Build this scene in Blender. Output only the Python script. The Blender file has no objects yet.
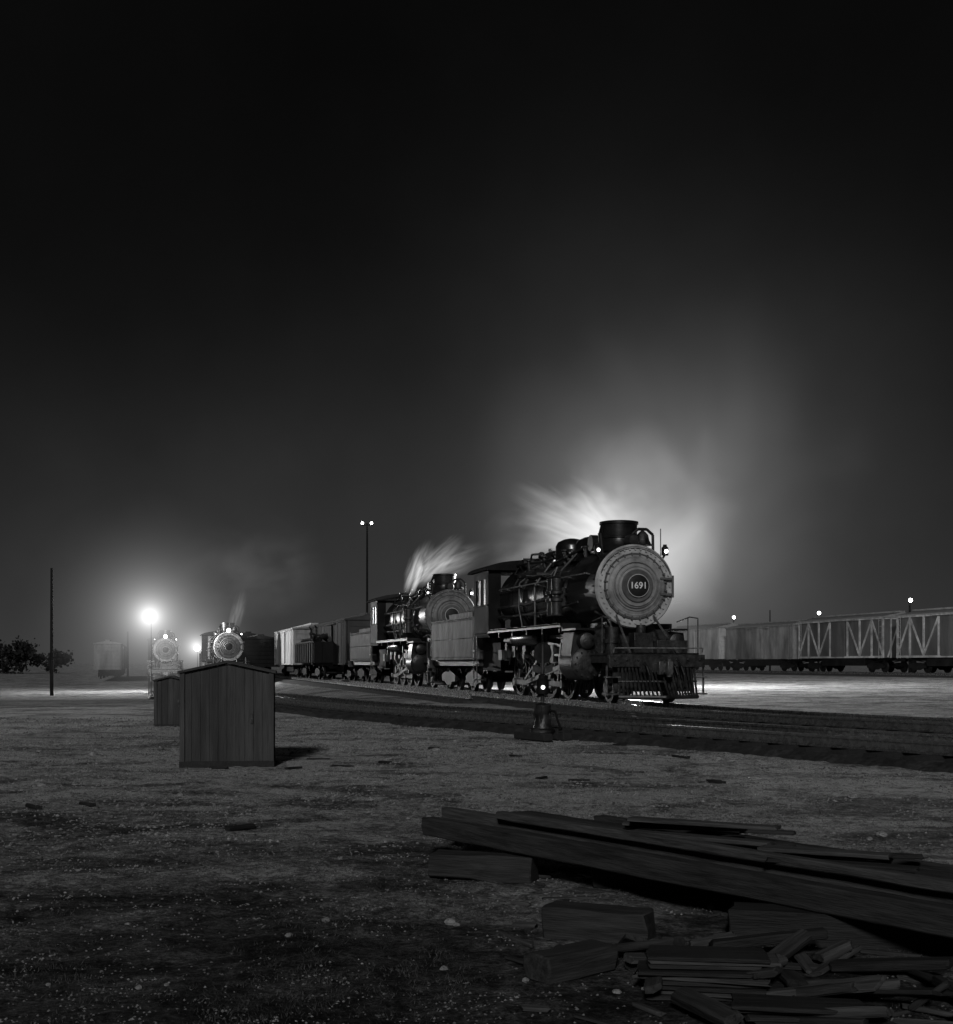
import bpy, math, random
from mathutils import Vector, Matrix, noise
random.seed(7)
R = math.radians
scene = bpy.context.scene
COL = scene.collection
TH = R(14.4)
CS, SN = math.cos(TH), math.sin(TH)
ROTZ = R(-90) + TH          # vehicles' +x faces along the track toward the viewer

def sm(a, b, x):
    t = max(0.0, min(1.0, (x - a) / (b - a)))
    return t * t * (3 - 2 * t)
def g(x, y):
    u = x * CS + y * SN
    v = -x * SN + y * CS
    return 0.32 * sm(15, 48, u) - 0.8 * sm(38, 85, v) * (1 - sm(5, 10, u))
def UV(u, v):
    return (CS * u - SN * v, SN * u + CS * v)

# ------------------------------------------------------------------ materials
def M(name, base=0.1, rough=0.6, var=0.3, scale=6.0, metal=0.0, bump=0.1, stretch=(1, 1, 1), spec=0.5, detail=8, dirt=0.0, bscale=None):
    m = bpy.data.materials.new(name); m.use_nodes = True
    nt = m.node_tree; N = nt.nodes; L = nt.links
    b = N['Principled BSDF']
    tc = N.new('ShaderNodeTexCoord'); mp = N.new('ShaderNodeMapping')
    mp.inputs['Scale'].default_value = stretch
    L.new(tc.outputs['Object'], mp.inputs['Vector'])
    n1 = N.new('ShaderNodeTexNoise'); n1.inputs['Scale'].default_value = scale
    n1.inputs['Detail'].default_value = detail; n1.inputs['Roughness'].default_value = 0.65
    L.new(mp.outputs['Vector'], n1.inputs['Vector'])
    cr = N.new('ShaderNodeValToRGB')
    lo = max(0.001, base * (1 - var)); hi = min(0.95, base * (1 + var))
    cr.color_ramp.elements[0].position = 0.33; cr.color_ramp.elements[1].position = 0.67
    cr.color_ramp.elements[0].color = (lo, lo, lo, 1); cr.color_ramp.elements[1].color = (hi, hi, hi, 1)
    L.new(n1.outputs['Fac'], cr.inputs['Fac'])
    out = cr.outputs['Color']
    if dirt > 0:
        n3 = N.new('ShaderNodeTexNoise'); n3.inputs['Scale'].default_value = scale * 0.27
        n3.inputs['Detail'].default_value = 6
        L.new(mp.outputs['Vector'], n3.inputs['Vector'])
        c3 = N.new('ShaderNodeValToRGB')
        c3.color_ramp.elements[0].position = 0.4; c3.color_ramp.elements[1].position = 0.62
        k = 1 - dirt
        c3.color_ramp.elements[0].color = (k, k, k, 1); c3.color_ramp.elements[1].color = (1, 1, 1, 1)
        L.new(n3.outputs['Fac'], c3.inputs['Fac'])
        mx = N.new('ShaderNodeMix'); mx.data_type = 'RGBA'; mx.blend_type = 'MULTIPLY'
        mx.inputs[0].default_value = 1.0
        L.new(out, mx.inputs[6]); L.new(c3.outputs['Color'], mx.inputs[7])
        out = mx.outputs[2]
    L.new(out, b.inputs['Base Color'])
    rr = N.new('ShaderNodeMapRange')
    rr.inputs['To Min'].default_value = max(0.05, rough - 0.18); rr.inputs['To Max'].default_value = min(1, rough + 0.18)
    L.new(n1.outputs['Fac'], rr.inputs['Value']); L.new(rr.outputs['Result'], b.inputs['Roughness'])
    b.inputs['Metallic'].default_value = metal
    b.inputs['Specular IOR Level'].default_value = spec
    if bump > 0:
        n2 = N.new('ShaderNodeTexNoise'); n2.inputs['Scale'].default_value = bscale or scale * 4
        n2.inputs['Detail'].default_value = 6
        L.new(mp.outputs['Vector'], n2.inputs['Vector'])
        bp = N.new('ShaderNodeBump'); bp.inputs['Strength'].default_value = bump; bp.inputs['Distance'].default_value = 0.03
        L.new(n2.outputs['Fac'], bp.inputs['Height']); L.new(bp.outputs['Normal'], b.inputs['Normal'])
    return m
def EM(name, s):
    m = bpy.data.materials.new(name); m.use_nodes = True
    nt = m.node_tree; nt.nodes.clear()
    e = nt.nodes.new('ShaderNodeEmission'); e.inputs['Strength'].default_value = s
    n = nt.nodes.new('ShaderNodeTexNoise'); n.inputs['Scale'].default_value = 3
    r = nt.nodes.new('ShaderNodeMapRange'); r.inputs['To Min'].default_value = s * 0.9; r.inputs['To Max'].default_value = s
    nt.links.new(n.outputs['Fac'], r.inputs['Value']); nt.links.new(r.outputs['Result'], e.inputs['Strength'])
    o = nt.nodes.new('ShaderNodeOutputMaterial'); nt.links.new(e.outputs[0], o.inputs['Surface'])
    return m

BLACK = M('black_engine_paint', 0.013, 0.38, 0.5, 3, bump=0.12, dirt=0.3, spec=0.42)
CABM = M('sooty_cab_paint', 0.010, 0.65, 0.6, 3, bump=0.12, dirt=0.4, spec=0.12)
JACKET = M('oily_boiler_jacket', 0.010, 0.20, 0.6, 2.5, bump=0.10, spec=1.0)
GRIME = M('greasy_iron', 0.028, 0.44, 0.85, 7, bump=0.3, dirt=0.6, spec=.6)
LIGHTMETAL = M('worn_bright_steel', 0.22, 0.42, 0.6, 8, metal=0.4, bump=0.1)
ROD = M('oily_side_rod_steel', 0.11, 0.36, 0.7, 6, metal=0.4, bump=0.15)
FRONT = M('graphite_grey_paint', 0.50, 0.55, 0.28, 4, bump=0.14, dirt=0.35)
FRONT2 = M('graphite_grey_door_paint', 0.32, 0.55, 0.36, 4, bump=0.14, dirt=0.45)
FRONTD = M('darker_grey_front_paint', 0.17, 0.6, 0.4, 4, bump=0.14, dirt=0.5)
FRONTF = M('far_grey_front_paint', 0.30, 0.6, 0.3, 4, bump=0.14, dirt=0.4)
CLAMP = M('dull_clamp_iron', 0.09, 0.6, 0.3, 5, bump=.1)
PLATE = M('dark_plate_paint', 0.02, 0.5, 0.3, 5, bump=0.0, spec=.2)
WHITE = M('white_paint', 0.80, 0.6, 0.05, 5, bump=0.0)
TENDER = M('weathered_tender_steel', 0.24, 0.6, 0.85, 2.0, bump=0.25, stretch=(3.0, 3.0, 0.6), dirt=0.8, spec=.3)
COAL = M('coal', 0.02, 0.5, 0.5, 9, bump=0.8)
RAILM = M('rail_steel', 0.38, 0.27, 0.4, 12, metal=0.9, bump=0.05)
TIE = M('creosoted_sleeper', 0.018, 0.85, 0.5, 9, bump=0.5, stretch=(1, 5, 1))
BALLAST = M('cinder_ballast', 0.036, 0.9, 0.8, 11, bump=1.0, bscale=16, dirt=0.6)
WOODD = M('creosote_dark_timber', 0.018, 0.75, 0.6, 3, bump=0.4, stretch=(1.0, 12, 12), spec=0.3)
WOODM = M('weathered_dark_timber', 0.032, 0.85, 0.6, 3, bump=0.4, stretch=(1.0, 12, 12), spec=0.25)
WOODL = M('grey_weathered_timber', 0.060, 0.85, 0.6, 3, bump=0.4, stretch=(1.0, 14, 14), spec=0.25)
SHEDM = M('dark_painted_boards', 0.046, 0.7, 0.55, 3.0, bump=0.3, stretch=(6, 6, 0.5), dirt=0.55)
SHEDR = M('shed_roofing', 0.035, 0.8, 0.4, 6, bump=0.3)
CARA = M('boxcar_grey_paint', 0.15, 0.7, 0.5, 1.5, bump=0.1, stretch=(1, 1, 0.3), dirt=0.5)
CARB = M('boxcar_dark_paint', 0.05, 0.7, 0.4, 1.5, bump=0.1, stretch=(1, 1, 0.3), dirt=0.3)
CARK = M('boxcar_sooty_paint', 0.012, 0.8, 0.4, 1.5, bump=0.1, stretch=(1, 1, 0.3), dirt=0.3, spec=.1)
CARC = M('boxcar_pale_paint', 0.28, 0.65, 0.4, 1.5, bump=0.1, stretch=(1, 1, 0.3), dirt=0.45)
CART = M('boxcar_brace_paint', 0.27, 0.7, 0.5, 2, bump=0.05, dirt=.4)
CARR = M('boxcar_roof', 0.14, 0.6, 0.3, 2, bump=0.05)
POLE = M('weathered_pole', 0.012, 0.9, 0.3, 4, bump=0.2, stretch=(6, 6, 0.5), spec=.05)
STONE = M('pale_stone', 0.22, 0.85, 0.4, 9, bump=0.5)
GRASSM = M('dry_grass', 0.055, 0.8, 0.7, 1.3, bump=0.0)
PEBM = M('gravel_pebbles', 0.17, 0.85, 0.9, 2.2, bump=0.0)
BARK = M('tree_bark', 0.015, 0.9, 0.4, 6, bump=0.4)
LEAF = M('tree_leaves', 0.02, 0.9, 0.5, 2, bump=0.0, spec=.05)
LAMP = EM('lit_lamp', 60)
LAMPM = EM('lit_lamp_medium', 18)
LAMPS = EM('lit_lamp_small', 9)
LAMPD = EM('lit_lamp_dim', 2.5)

def ground_mat():
    m = bpy.data.materials.new('yard_ground'); m.use_nodes = True
    nt = m.node_tree; N = nt.nodes; L = nt.links; b = N['Principled BSDF']
    tc = N.new('ShaderNodeTexCoord')
    def noi(s, d=8, r=0.65, st=(1, 1, 1), dist=0.0):
        mp = N.new('ShaderNodeMapping'); mp.inputs['Scale'].default_value = st
        L.new(tc.outputs['Object'], mp.inputs['Vector'])
        n = N.new('ShaderNodeTexNoise'); n.inputs['Scale'].default_value = s; n.inputs['Distortion'].default_value = dist
        n.inputs['Detail'].default_value = d; n.inputs['Roughness'].default_value = r
        L.new(mp.outputs['Vector'], n.inputs['Vector']); return n.outputs['Fac']
    def ramp(f, p0, c0, p1, c1):
        c = N.new('ShaderNodeMapRange'); c.inputs['From Min'].default_value = p0; c.inputs['From Max'].default_value = p1
        c.inputs['To Min'].default_value = c0; c.inputs['To Max'].default_value = c1
        L.new(f, c.inputs['Value']); return c.outputs['Result']
    def op(o, a, c):
        k = N.new('ShaderNodeMath'); k.operation = o
        L.new(a, k.inputs[0])
        if isinstance(c, float): k.inputs[1].default_value = c
        else: L.new(c, k.inputs[1])
        return k.outputs[0]
    mul = lambda a, c: op('MULTIPLY', a, c)
    sep = N.new('ShaderNodeSeparateXYZ'); L.new(tc.outputs['Object'], sep.inputs[0])
    # gravel paler than the weedy cinders; ramp also paints lamplight falloff toward the foreground
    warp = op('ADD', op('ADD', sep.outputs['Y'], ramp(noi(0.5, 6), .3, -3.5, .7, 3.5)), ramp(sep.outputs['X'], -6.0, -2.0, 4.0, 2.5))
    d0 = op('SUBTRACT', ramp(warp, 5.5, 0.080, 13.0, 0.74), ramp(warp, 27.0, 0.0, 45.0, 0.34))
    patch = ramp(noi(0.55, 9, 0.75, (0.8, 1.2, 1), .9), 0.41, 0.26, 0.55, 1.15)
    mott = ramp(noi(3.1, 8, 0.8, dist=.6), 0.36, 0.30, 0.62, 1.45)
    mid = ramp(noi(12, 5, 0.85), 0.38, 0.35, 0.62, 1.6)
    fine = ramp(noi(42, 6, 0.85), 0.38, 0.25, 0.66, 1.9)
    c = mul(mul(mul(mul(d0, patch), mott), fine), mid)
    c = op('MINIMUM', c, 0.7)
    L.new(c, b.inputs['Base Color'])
    b.inputs['Roughness'].default_value = 0.95
    b.inputs['Specular IOR Level'].default_value = 0.12
    bp = N.new('ShaderNodeBump'); bp.inputs['Strength'].default_value = 1.0; bp.inputs['Distance'].default_value = 0.08
    L.new(noi(15, 9, 0.85), bp.inputs['Height']); L.new(bp.outputs['Normal'], b.inputs['Normal'])
    return m
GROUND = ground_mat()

# ------------------------------------------------------------------ mesh builder
class MB:
    def __init__(s): s.v = []; s.f = []
    def add(s, vs, fs):
        o = len(s.v); s.v += [tuple(p) for p in vs]; s.f += [tuple(i + o for i in f) for f in fs]; return s
    def box(s, c, d, rot=None):
        c = Vector(c); h = Vector(d) / 2
        vs = [Vector((x * h.x, y * h.y, z * h.z)) for x in (-1, 1) for y in (-1, 1) for z in (-1, 1)]
        if rot: vs = [rot @ p for p in vs]
        return s.add([c + p for p in vs], [(0, 1, 3, 2), (4, 6, 7, 5), (0, 4, 5, 1), (2, 3, 7, 6), (0, 2, 6, 4), (1, 5, 7, 3)])
    def lathe(s, p, ax, prof, n=32, caps=True):
        p = Vector(p); ax = Vector(ax).normalized()
        a = ax.orthogonal().normalized(); b = ax.cross(a)
        vs = []; fs = []
        for t, r in prof:
            for i in range(n):
                q = 2 * math.pi * i / n
                vs.append(p + ax * t + (a * math.cos(q) + b * math.sin(q)) * r)
        for k in range(len(prof) - 1):
            for i in range(n):
                j = (i + 1) % n
                fs.append((k * n + i, k * n + j, (k + 1) * n + j, (k + 1) * n + i))
        if caps:
            fs.append(tuple(range(n))[::-1]); fs.append(tuple((len(prof) - 1) * n + i for i in range(n)))
        return s.add(vs, fs)
    def cyl(s, p0, p1, r0, r1=None, n=16):
        p0 = Vector(p0); p1 = Vector(p1)
        return s.lathe(p0, p1 - p0, [(0, r0), ((p1 - p0).length, r0 if r1 is None else r1)], n)
    def tube(s, pts, r, n=6):
        for a, b in zip(pts[:-1], pts[1:]): s.cyl(a, b, r, n=n)
        return s
    def torus(s, c, ax, Rr, r, n=40, m=8):
        prof = []
        for i in range(m + 1):
            q = 2 * math.pi * i / m
            prof.append((math.sin(q) * r, Rr + math.cos(q) * r))
        return s.lathe(c, ax, prof, n, caps=False)
    def prism(s, poly, lo, hi, axis='x'):
        n = len(poly)
        def mk(t, a, b): return {'x': (t, a, b), 'y': (a, t, b), 'z': (a, b, t)}[axis]
        vs = [mk(lo, a, b) for a, b in poly] + [mk(hi, a, b) for a, b in poly]
        fs = [tuple(range(n))[::-1], tuple(range(n, 2 * n))]
        for i in range(n):
            j = (i + 1) % n; fs.append((i, j, n + j, n + i))
        return s.add(vs, fs)
    def sph(s, c, r, n=12, sc=(1, 1, 1)):
        c = Vector(c)
        m = 8; vs = []; fs = []
        for k in range(m + 1):
            ph = math.pi * k / m
            for i in range(n):
                q = 2 * math.pi * i / n
                rr = max(math.sin(ph), 0.001)
                vs.append(c + Vector((rr * math.cos(q) * r * sc[0], rr * math.sin(q) * r * sc[1], math.cos(ph) * r * sc[2])))
        for k in range(m):
            for i in range(n):
                j = (i + 1) % n; fs.append((k * n + i, k * n + j, (k + 1) * n + j, (k + 1) * n + i))
        return s.add(vs, fs)
    def obj(s, name, mat, parent=None, bevel=0, smooth=True, recalc=True, **kw):
        me = bpy.data.meshes.new(name); me.from_pydata(s.v, [], s.f); me.update()
        if recalc:
            import bmesh
            bm = bmesh.new(); bm.from_mesh(me); bmesh.ops.recalc_face_normals(bm, faces=bm.faces); bm.to_mesh(me); bm.free()
        if smooth:
            me.shade_smooth(); me.set_sharp_from_angle(angle=R(38))
        me.materials.append(mat)
        o = bpy.data.objects.new(name, me); COL.objects.link(o)
        if parent: o.parent = parent
        if bevel:
            bv = o.modifiers.new('bevel', 'BEVEL'); bv.width = bevel; bv.segments = 2; bv.limit_method = 'ANGLE'
        for k, x in kw.items(): o[k] = x
        return o
def empty(name, label, cat, loc=(0, 0, 0), rz=0, group=None):
    o = bpy.data.objects.new(name, None); o.empty_display_size = 0.3; COL.objects.link(o)
    o.location = loc; o.rotation_euler = (0, 0, rz); o['label'] = label; o['category'] = cat
    if group: o['group'] = group
    return o
def copy_tree(root, loc=None, rz=None, label=None, skip=()):
    c = root.copy(); COL.objects.link(c)
    if loc is not None: c.location = loc
    if rz is not None: c.rotation_euler = (0, 0, rz)
    if label: c['label'] = label
    def rec(a, b):
        for ch in a.children:
            if ch.name.split('.')[0] in skip: continue
            d = ch.copy(); d.parent = b; COL.objects.link(d); rec(ch, d)
    rec(root, c)
    return c
def remat(root, names, mat):
    for ch in root.children:
        if ch.name.split('.')[0] in names:
            ch.data = ch.data.copy(); ch.data.materials[0] = mat

# ------------------------------------------------------------------ ground
def axis_pts(lo, a, b, hi, step, grow=1.13):
    pts = []; x = a
    while x < b: pts.append(x); x += step
    st = step; x = b
    while x < hi: pts.append(x); st *= grow; x += st
    pts.append(hi); st = step; x = a - step; pre = []
    while x > lo: pre.append(x); st *= grow; x -= st
    pre.append(lo)
    return pre[::-1] + pts
def gh(x, y):
    z = g(x, y)
    d = math.hypot(x, y)
    f = max(0, 1 - d / 60)
    z += f * (0.05 * noise.noise(Vector((x * 0.45, y * 0.45, 0))) + 0.024 * noise.noise(Vector((x * 2.1, y * 2.1, 4))))
    if d < 22: z += 0.018 * noise.noise(Vector((x * 7, y * 7, 9)))
    return z
xs = axis_pts(-1600, -7, 8, 1600, 0.12); ys = axis_pts(-60, 3, 24, 2600, 0.12, 1.09)
vs = [(x, y, gh(x, y)) for y in ys for x in xs]
nx = len(xs); fs = [(j * nx + i, j * nx + i + 1, (j + 1) * nx + i + 1, (j + 1) * nx + i) for j in range(len(ys) - 1) for i in range(nx - 1)]
b = MB(); b.v = vs; b.f = fs
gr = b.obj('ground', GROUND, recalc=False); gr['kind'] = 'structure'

# ------------------------------------------------------------------ railway tracks
def resample(pts, step=1.0):
    out = []; P = [Vector(p) for p in pts]
    for i in range(len(P) - 1):
        p0 = P[max(i - 1, 0)]; p1 = P[i]; p2 = P[i + 1]; p3 = P[min(i + 2, len(P) - 1)]
        n = max(2, int((p2 - p1).length / step))
        for k in range(n):
            t = k / n
            out.append(0.5 * ((2 * p1) + (-p0 + p2) * t + (2 * p0 - 5 * p1 + 4 * p2 - p3) * t * t + (-p0 + 3 * p1 - 3 * p2 + p3) * t ** 3))
    out.append(P[-1]); return out
def sweep(path, prof, off, zf):
    vs = []; fs = []; n = len(prof)
    for i, p in enumerate(path):
        a = path[max(i - 1, 0)]; c = path[min(i + 1, len(path) - 1)]
        t = (c - a).normalized(); nrm = Vector((t.y, -t.x))
        for (w, h) in prof:
            q = p + nrm * (off + w)
            vs.append((q.x, q.y, zf(p) + h))
    for i in range(len(path) - 1):
        for k in range(n):
            j = (k + 1) % n
            fs.append((i * n + k, i * n + j, (i + 1) * n + j, (i + 1) * n + k))
    fs.append(tuple(range(n))); fs.append(tuple((len(path) - 1) * n + k for k in range(n))[::-1])
    return vs, fs
RP = [(-0.07, 0), (0.07, 0), (0.07, 0.02), (0.015, 0.035), (0.015, 0.12), (0.038, 0.128), (0.038, 0.165), (-0.038, 0.165), (-0.038, 0.128), (-0.015, 0.12), (-0.015, 0.035), (-0.07, 0.02)]
def track(pts, label, far=False):
    path = resample(pts, 1.2)
    zf = lambda p: g(p.x, p.y) + 0.135
    vs, fs = sweep(path, [(-1.65, -0.22), (-1.3, -0.045), (1.3, -0.045), (1.65, -0.22)], 0, zf)
    MB().add(vs, fs).obj('track_bed', BALLAST, kind='structure')
    root = empty('railway_track', label, 'railway track', (0, 0, 0), group='yard tracks')
    for s in (-1, 1):
        vs, fs = sweep(path, RP, s * 0.7525, zf)
        MB().add(vs, fs).obj('rail', RAILM, root)
    t = MB(); fine = resample(pts, 0.6)
    for i in range(1, len(fine)):
        p = fine[i]
        if p.y > (60 if not far else 130): continue
        d = (p - fine[i - 1]).normalized()
        rot = Matrix.Rotation(math.atan2(d.y, d.x) + random.uniform(-.02, .02), 3, 'Z')
        t.box((p.x, p.y, zf(p) - 0.062), (0.23, 2.55 + random.uniform(-.1, .1), 0.12), rot)
    o = t.obj('sleepers', TIE, root); o['kind'] = 'stuff'
    return root
U0 = 4.0 * CS + 32.5 * SN
V0 = -4.0 * SN + 32.5 * CS
main = [(20, 8.5), (13.5, 14.6), (8.6, 21.6), (5.75, 26.8)] + [UV(U0, v) for v in (V0 - 1.2, V0 + 6, V0 + 20, V0 + 60, V0 + 130, V0 + 300)]
track(main, 'steel rails on dark cinder ballast under the coupled steam locomotives')
near = [(17.6, .2), (11.8, 8.4), (6.5, 16.6), (1.7, 24.4), (-3.6, 33.6), (-8.0, 46), (-12.4, 66), (-17.9, 92), (-25.5, 122), (-58, 250)]
track(near, 'empty polished rails curving past the wooden huts')
LC = (-10.9, 86.0)
ul = LC[0] * CS + LC[1] * SN; vl = -LC[0] * SN + LC[1] * CS
track([UV(ul, v) for v in (40, 60, 80, 120, 200, 300)], 'distant rails under the pale boxcar')
UB = 52.0
track([UV(UB, v) for v in (20, 50, 80, 120, 200, 300)], 'distant rails under the row of boxcars', far=True)

# ------------------------------------------------------------------ locomotive
def build_loco():
    root = empty('steam_locomotive', 'black steam locomotive with grey round front numbered 1691 on rails', 'steam locomotive', (4.0, 32.5, 0.3), ROTZ, 'steam locomotives in the yard')
    Z = 2.95
    b = MB(); b.lathe((0, 0, Z), (-1, 0, 0), [(2.2, 1.0), (2.25, 0.985), (4.6, 1.0), (6.2, 1.1), (8.9, 1.12)], 48)
    for L in (2.3, 3.3, 4.3, 5.3, 6.3, 7.4):
        r = 0.99 if L < 4.7 else (1.0 + (L - 4.6) / 1.6 * 0.1 if L < 6.2 else 1.11)
        b.lathe((-L, 0, Z), (-1, 0, 0), [(-0.04, r + 0.004), (-0.04, r + 0.022), (0.04, r + 0.022), (0.04, r + 0.004)], 48, caps=False)
    b.obj('boiler', JACKET, root)
    b = MB(); b.box((-7.7, 0, 2.0), (2.0, 1.9, 1.5)); b.obj('firebox', CABM, root)
    b = MB(); b.lathe((0, 0, Z), (-1, 0, 0), [(-0.02, 1.0), (0.0, 1.05), (0.1, 1.055), (2.2, 1.05)], 48)
    for i in range(40):
        q = 2 * math.pi * i / 40
        for L in (0.1, 2.1): b.cyl((-L, 1.04 * math.cos(q), Z + 1.04 * math.sin(q)), (-L, 1.075 * math.cos(q), Z + 1.075 * math.sin(q)), 0.02, n=5)
    b.obj('smokebox', BLACK, root)
    b = MB(); b.lathe((0.02, 0, Z), (1, 0, 0), [(0, 1.05), (0.04, 1.07), (0.07, 1.05), (0.08, 0.80)], 56)
    b.torus((0.09, 0, Z), (1, 0, 0), 1.03, 0.024, 56, 6)
    for i in range(40):
        q = 2 * math.pi * i / 40
        b.cyl((0.08, 0.94 * math.cos(q), Z + 0.94 * math.sin(q)), (0.135, 0.94 * math.cos(q), Z + 0.94 * math.sin(q)), 0.024, n=6)
    b.obj('smokebox_front', FRONT, root)
    b = MB(); b.lathe((0.1, 0, Z), (1, 0, 0), [(0, 0.80), (0.05, 0.80), (0.07, 0.77), (0.10, 0.62), (0.105, .60), (0.07, .585), (0.12, 0.56), (0.15, 0.44), (0.16, 0.40)], 56)
    for rr, xx in ((0.735, .165), (0.62, .205), (.50, .245)): b.torus((xx, 0, Z), (1, 0, 0), rr, 0.024, 56, 6)
    door = b.obj('smokebox_door', FRONT2, root)
    b = MB(); b.torus((.125, 0, Z), (1, 0, 0), .825, .022, 56, 6)
    for i in range(24):
        q = 2 * math.pi * (i + .5) / 24
        rot = Matrix.Rotation(q, 3, 'X')
        b.box((0.15, 0.81 * math.cos(q), Z + 0.81 * math.sin(q)), (0.07, 0.09, 0.035), rot)
    b.obj('clamps', CLAMP, door)
    b = MB()
    for z in (-0.2, 0.2): b.box((0.2, 0.82, Z + z), (0.04, 0.34, 0.05))
    b.cyl((0.2, 0.99, Z - 0.28), (0.2, 0.99, Z + 0.28), 0.03, n=8)
    b.obj('hinge', CLAMP, door)
    b = MB(); b.lathe((0.2, 0, Z), (1, 0, 0), [(0, 0.42), (0.08, 0.42), (0.10, 0.40), (0.09, 0.31)], 40); b.obj('number_plate_surround', CLAMP, root)
    b = MB(); b.lathe((0.25, 0, Z), (1, 0, 0), [(0, 0.29), (0.08, 0.29), (0.09, 0.275)], 40)
    plate = b.obj('number_plate', PLATE, root)
    b = MB(); b.torus((0.335, 0, Z), (1, 0, 0), 0.285, 0.011, 40, 6); b.obj('plate_rim', FRONT, plate)
    cu = bpy.data.curves.new('t', 'FONT'); cu.body = '1691'; cu.align_x = 'CENTER'; cu.align_y = 'CENTER'; cu.size = 0.232; cu.extrude = 0.006; cu.offset = 0.003
    to = bpy.data.objects.new('t', cu); COL.objects.link(to)
    bpy.context.view_layer.update()
    me = bpy.data.meshes.new_from_object(to.evaluated_get(bpy.context.evaluated_depsgraph_get()))
    bpy.data.objects.remove(to)
    me.transform(Matrix(((0, 0, 1, 0.352), (1, 0, 0, 0), (0, 1, 0, Z), (0, 0, 0, 1))))
    me.materials.clear(); me.materials.append(WHITE)
    no = bpy.data.objects.new('number', me); COL.objects.link(no); no.parent = plate
    b = MB(); pts = [(0.16, 1.0 * math.cos(R(a)), Z + 1.0 * math.sin(R(a))) for a in range(20, 161, 10)]
    b.tube(pts, 0.013)
    b.obj('front_handrail', LIGHTMETAL, root)
    b = MB(); b.lathe((-1.05, 0, Z + 0.95), (0, 0, 1), [(0, 0.70), (0.1, 0.58), (0.2, 0.50), (0.34, 0.475), (0.36, .50), (.40, .50), (.42, .475), (0.72, 0.48), (0.73, 0.51), (0.80, 0.51), (0.81, 0.46), (0.78, 0.40), (0.3, 0.33)], 32)
    b.obj('smokestack', BLACK, root)
    b = MB(); b.lathe((0.05, -0.0, Z + 1.18), (-1, 0, 0), [(0, 0.13), (0.05, 0.16), (0.35, 0.16), (0.42, 0.1)], 20)
    b.box((-0.15, 0, Z + 1.02), (0.3, 0.12, 0.12)); b.obj('headlight', GRIME, root)
    b = MB(); bx, by, bz = -0.6, 0.48, Z + 1.34
    b.lathe((bx, by, bz - 0.24), (0, 0, 1), [(0, 0.26), (0.04, 0.23), (0.14, 0.18), (0.28, 0.15), (0.36, 0.08), (0.4, 0.02)], 20)
    b.sph((bx, by, bz - 0.26), 0.05, 8)
    b.obj('bell', GRIME, root)
    b = MB(); b.tube([(bx, by - 0.3, bz - 0.5), (bx, by - 0.29, bz + 0.05), (bx, by - 0.12, bz + 0.19), (bx, by + 0.12, bz + 0.19), (bx, by + 0.29, bz + 0.05), (bx, by + 0.3, bz - 0.56)], 0.04, 8)
    b.obj('bell_yoke', BLACK, root)
    b = MB(); b.box((-1.75, 0, Z + 1.2), (.35, .75, .5)); b.cyl((-1.75, -.55, Z + 1.25), (-1.75, .55, Z + 1.25), .22); b.obj('feedwater_heater', BLACK, root, bevel=.01)
    b = MB(); b.cyl((-.75, -.56, Z + .85), (-.75, -.62, Z + 1.42), .07); b.cyl((-.75, -.62, Z + 1.42), (-.95, -.5, Z + 1.62), .05); b.obj('exhaust_pipe', BLACK, root)
    def dome(L, r, h):
        b = MB(); b.lathe((-L, 0, Z + 0.85), (0, 0, 1), [(0, r * 1.3), (0.14, r * 1.04), (0.2, r), (h - 0.2, r * 0.98), (h - 0.08, r * 0.85), (h, r * 0.5), (h + 0.03, 0.1)], 28)
        return b
    dome(3.0, 0.52, 0.68).obj('sand_dome', JACKET, root)
    dome(4.9, 0.48, 0.80).obj('steam_dome', JACKET, root)
    dome(6.5, 0.38, 0.58).obj('sand_dome', JACKET, root)
    for y in (-0.14, 0.14):
        b = MB(); b.lathe((-7.4, y, Z + 1.05), (0, 0, 1), [(0, 0.08), (0.25, 0.08), (0.27, 0.11), (0.42, 0.09), (0.45, 0.04)], 12)
        b.obj('safety_valve', GRIME, root)
    b = MB(); b.cyl((-7.9, 0.3, Z + 1.0), (-7.9, 0.3, Z + 1.35), 0.035); b.cyl((-7.9, 0.3, Z + 1.35), (-7.9, 0.3, Z + 1.65), 0.06); b.obj('whistle', LIGHTMETAL, root)
    b = MB(); b.cyl((-8.1, -0.55, Z + 1.18), (-8.1, 0.15, Z + 1.18), 0.17, n=18); b.cyl((-8.1, -0.2, Z + 0.95), (-8.1, -0.2, Z + 1.2), 0.08); b.obj('turbine_generator', GRIME, root)
    for pts, r in (([(-1.9, -.3, Z + 1.0), (-1.9, -.3, Z + 1.42), (-2.4, -.35, Z + 1.42), (-2.5, -.35, Z + .95)], .04),
                   ([(-3.7, .2, Z + .95), (-3.7, .2, Z + 1.4), (-4.3, .2, Z + 1.42), (-4.6, .2, Z + 1.3)], .035),
                   ([(-5.5, -.2, Z + .95), (-5.6, -.2, Z + 1.35), (-6.2, -.2, Z + 1.3)], .03),
                   ([(-3.9, -.3, Z + .95), (-4.0, -.3, Z + 1.25), (-4.4, -.35, Z + 1.28)], .05),
                   ([(-2.4, -.3, Z + .95), (-2.45, -.45, Z + 1.2), (-3.3, -.62, Z + 1.05), (-4.6, -.62, Z + .95)], .04),
                   ([(-5.2, -.45, Z + 1.1), (-5.8, -.62, Z + 1.05), (-7.2, -.6, Z + 1.12), (-8.6, -.6, Z + 1.15)], .04),
                   ([(-6.9, -.2, Z + 1.0), (-6.95, -.25, Z + 1.4), (-7.9, -.3, Z + 1.45), (-8.1, -.3, Z + 1.2)], .035)):
        b = MB(); b.tube(pts, r, 8); b.obj('steam_pipe', BLACK, root)
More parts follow.
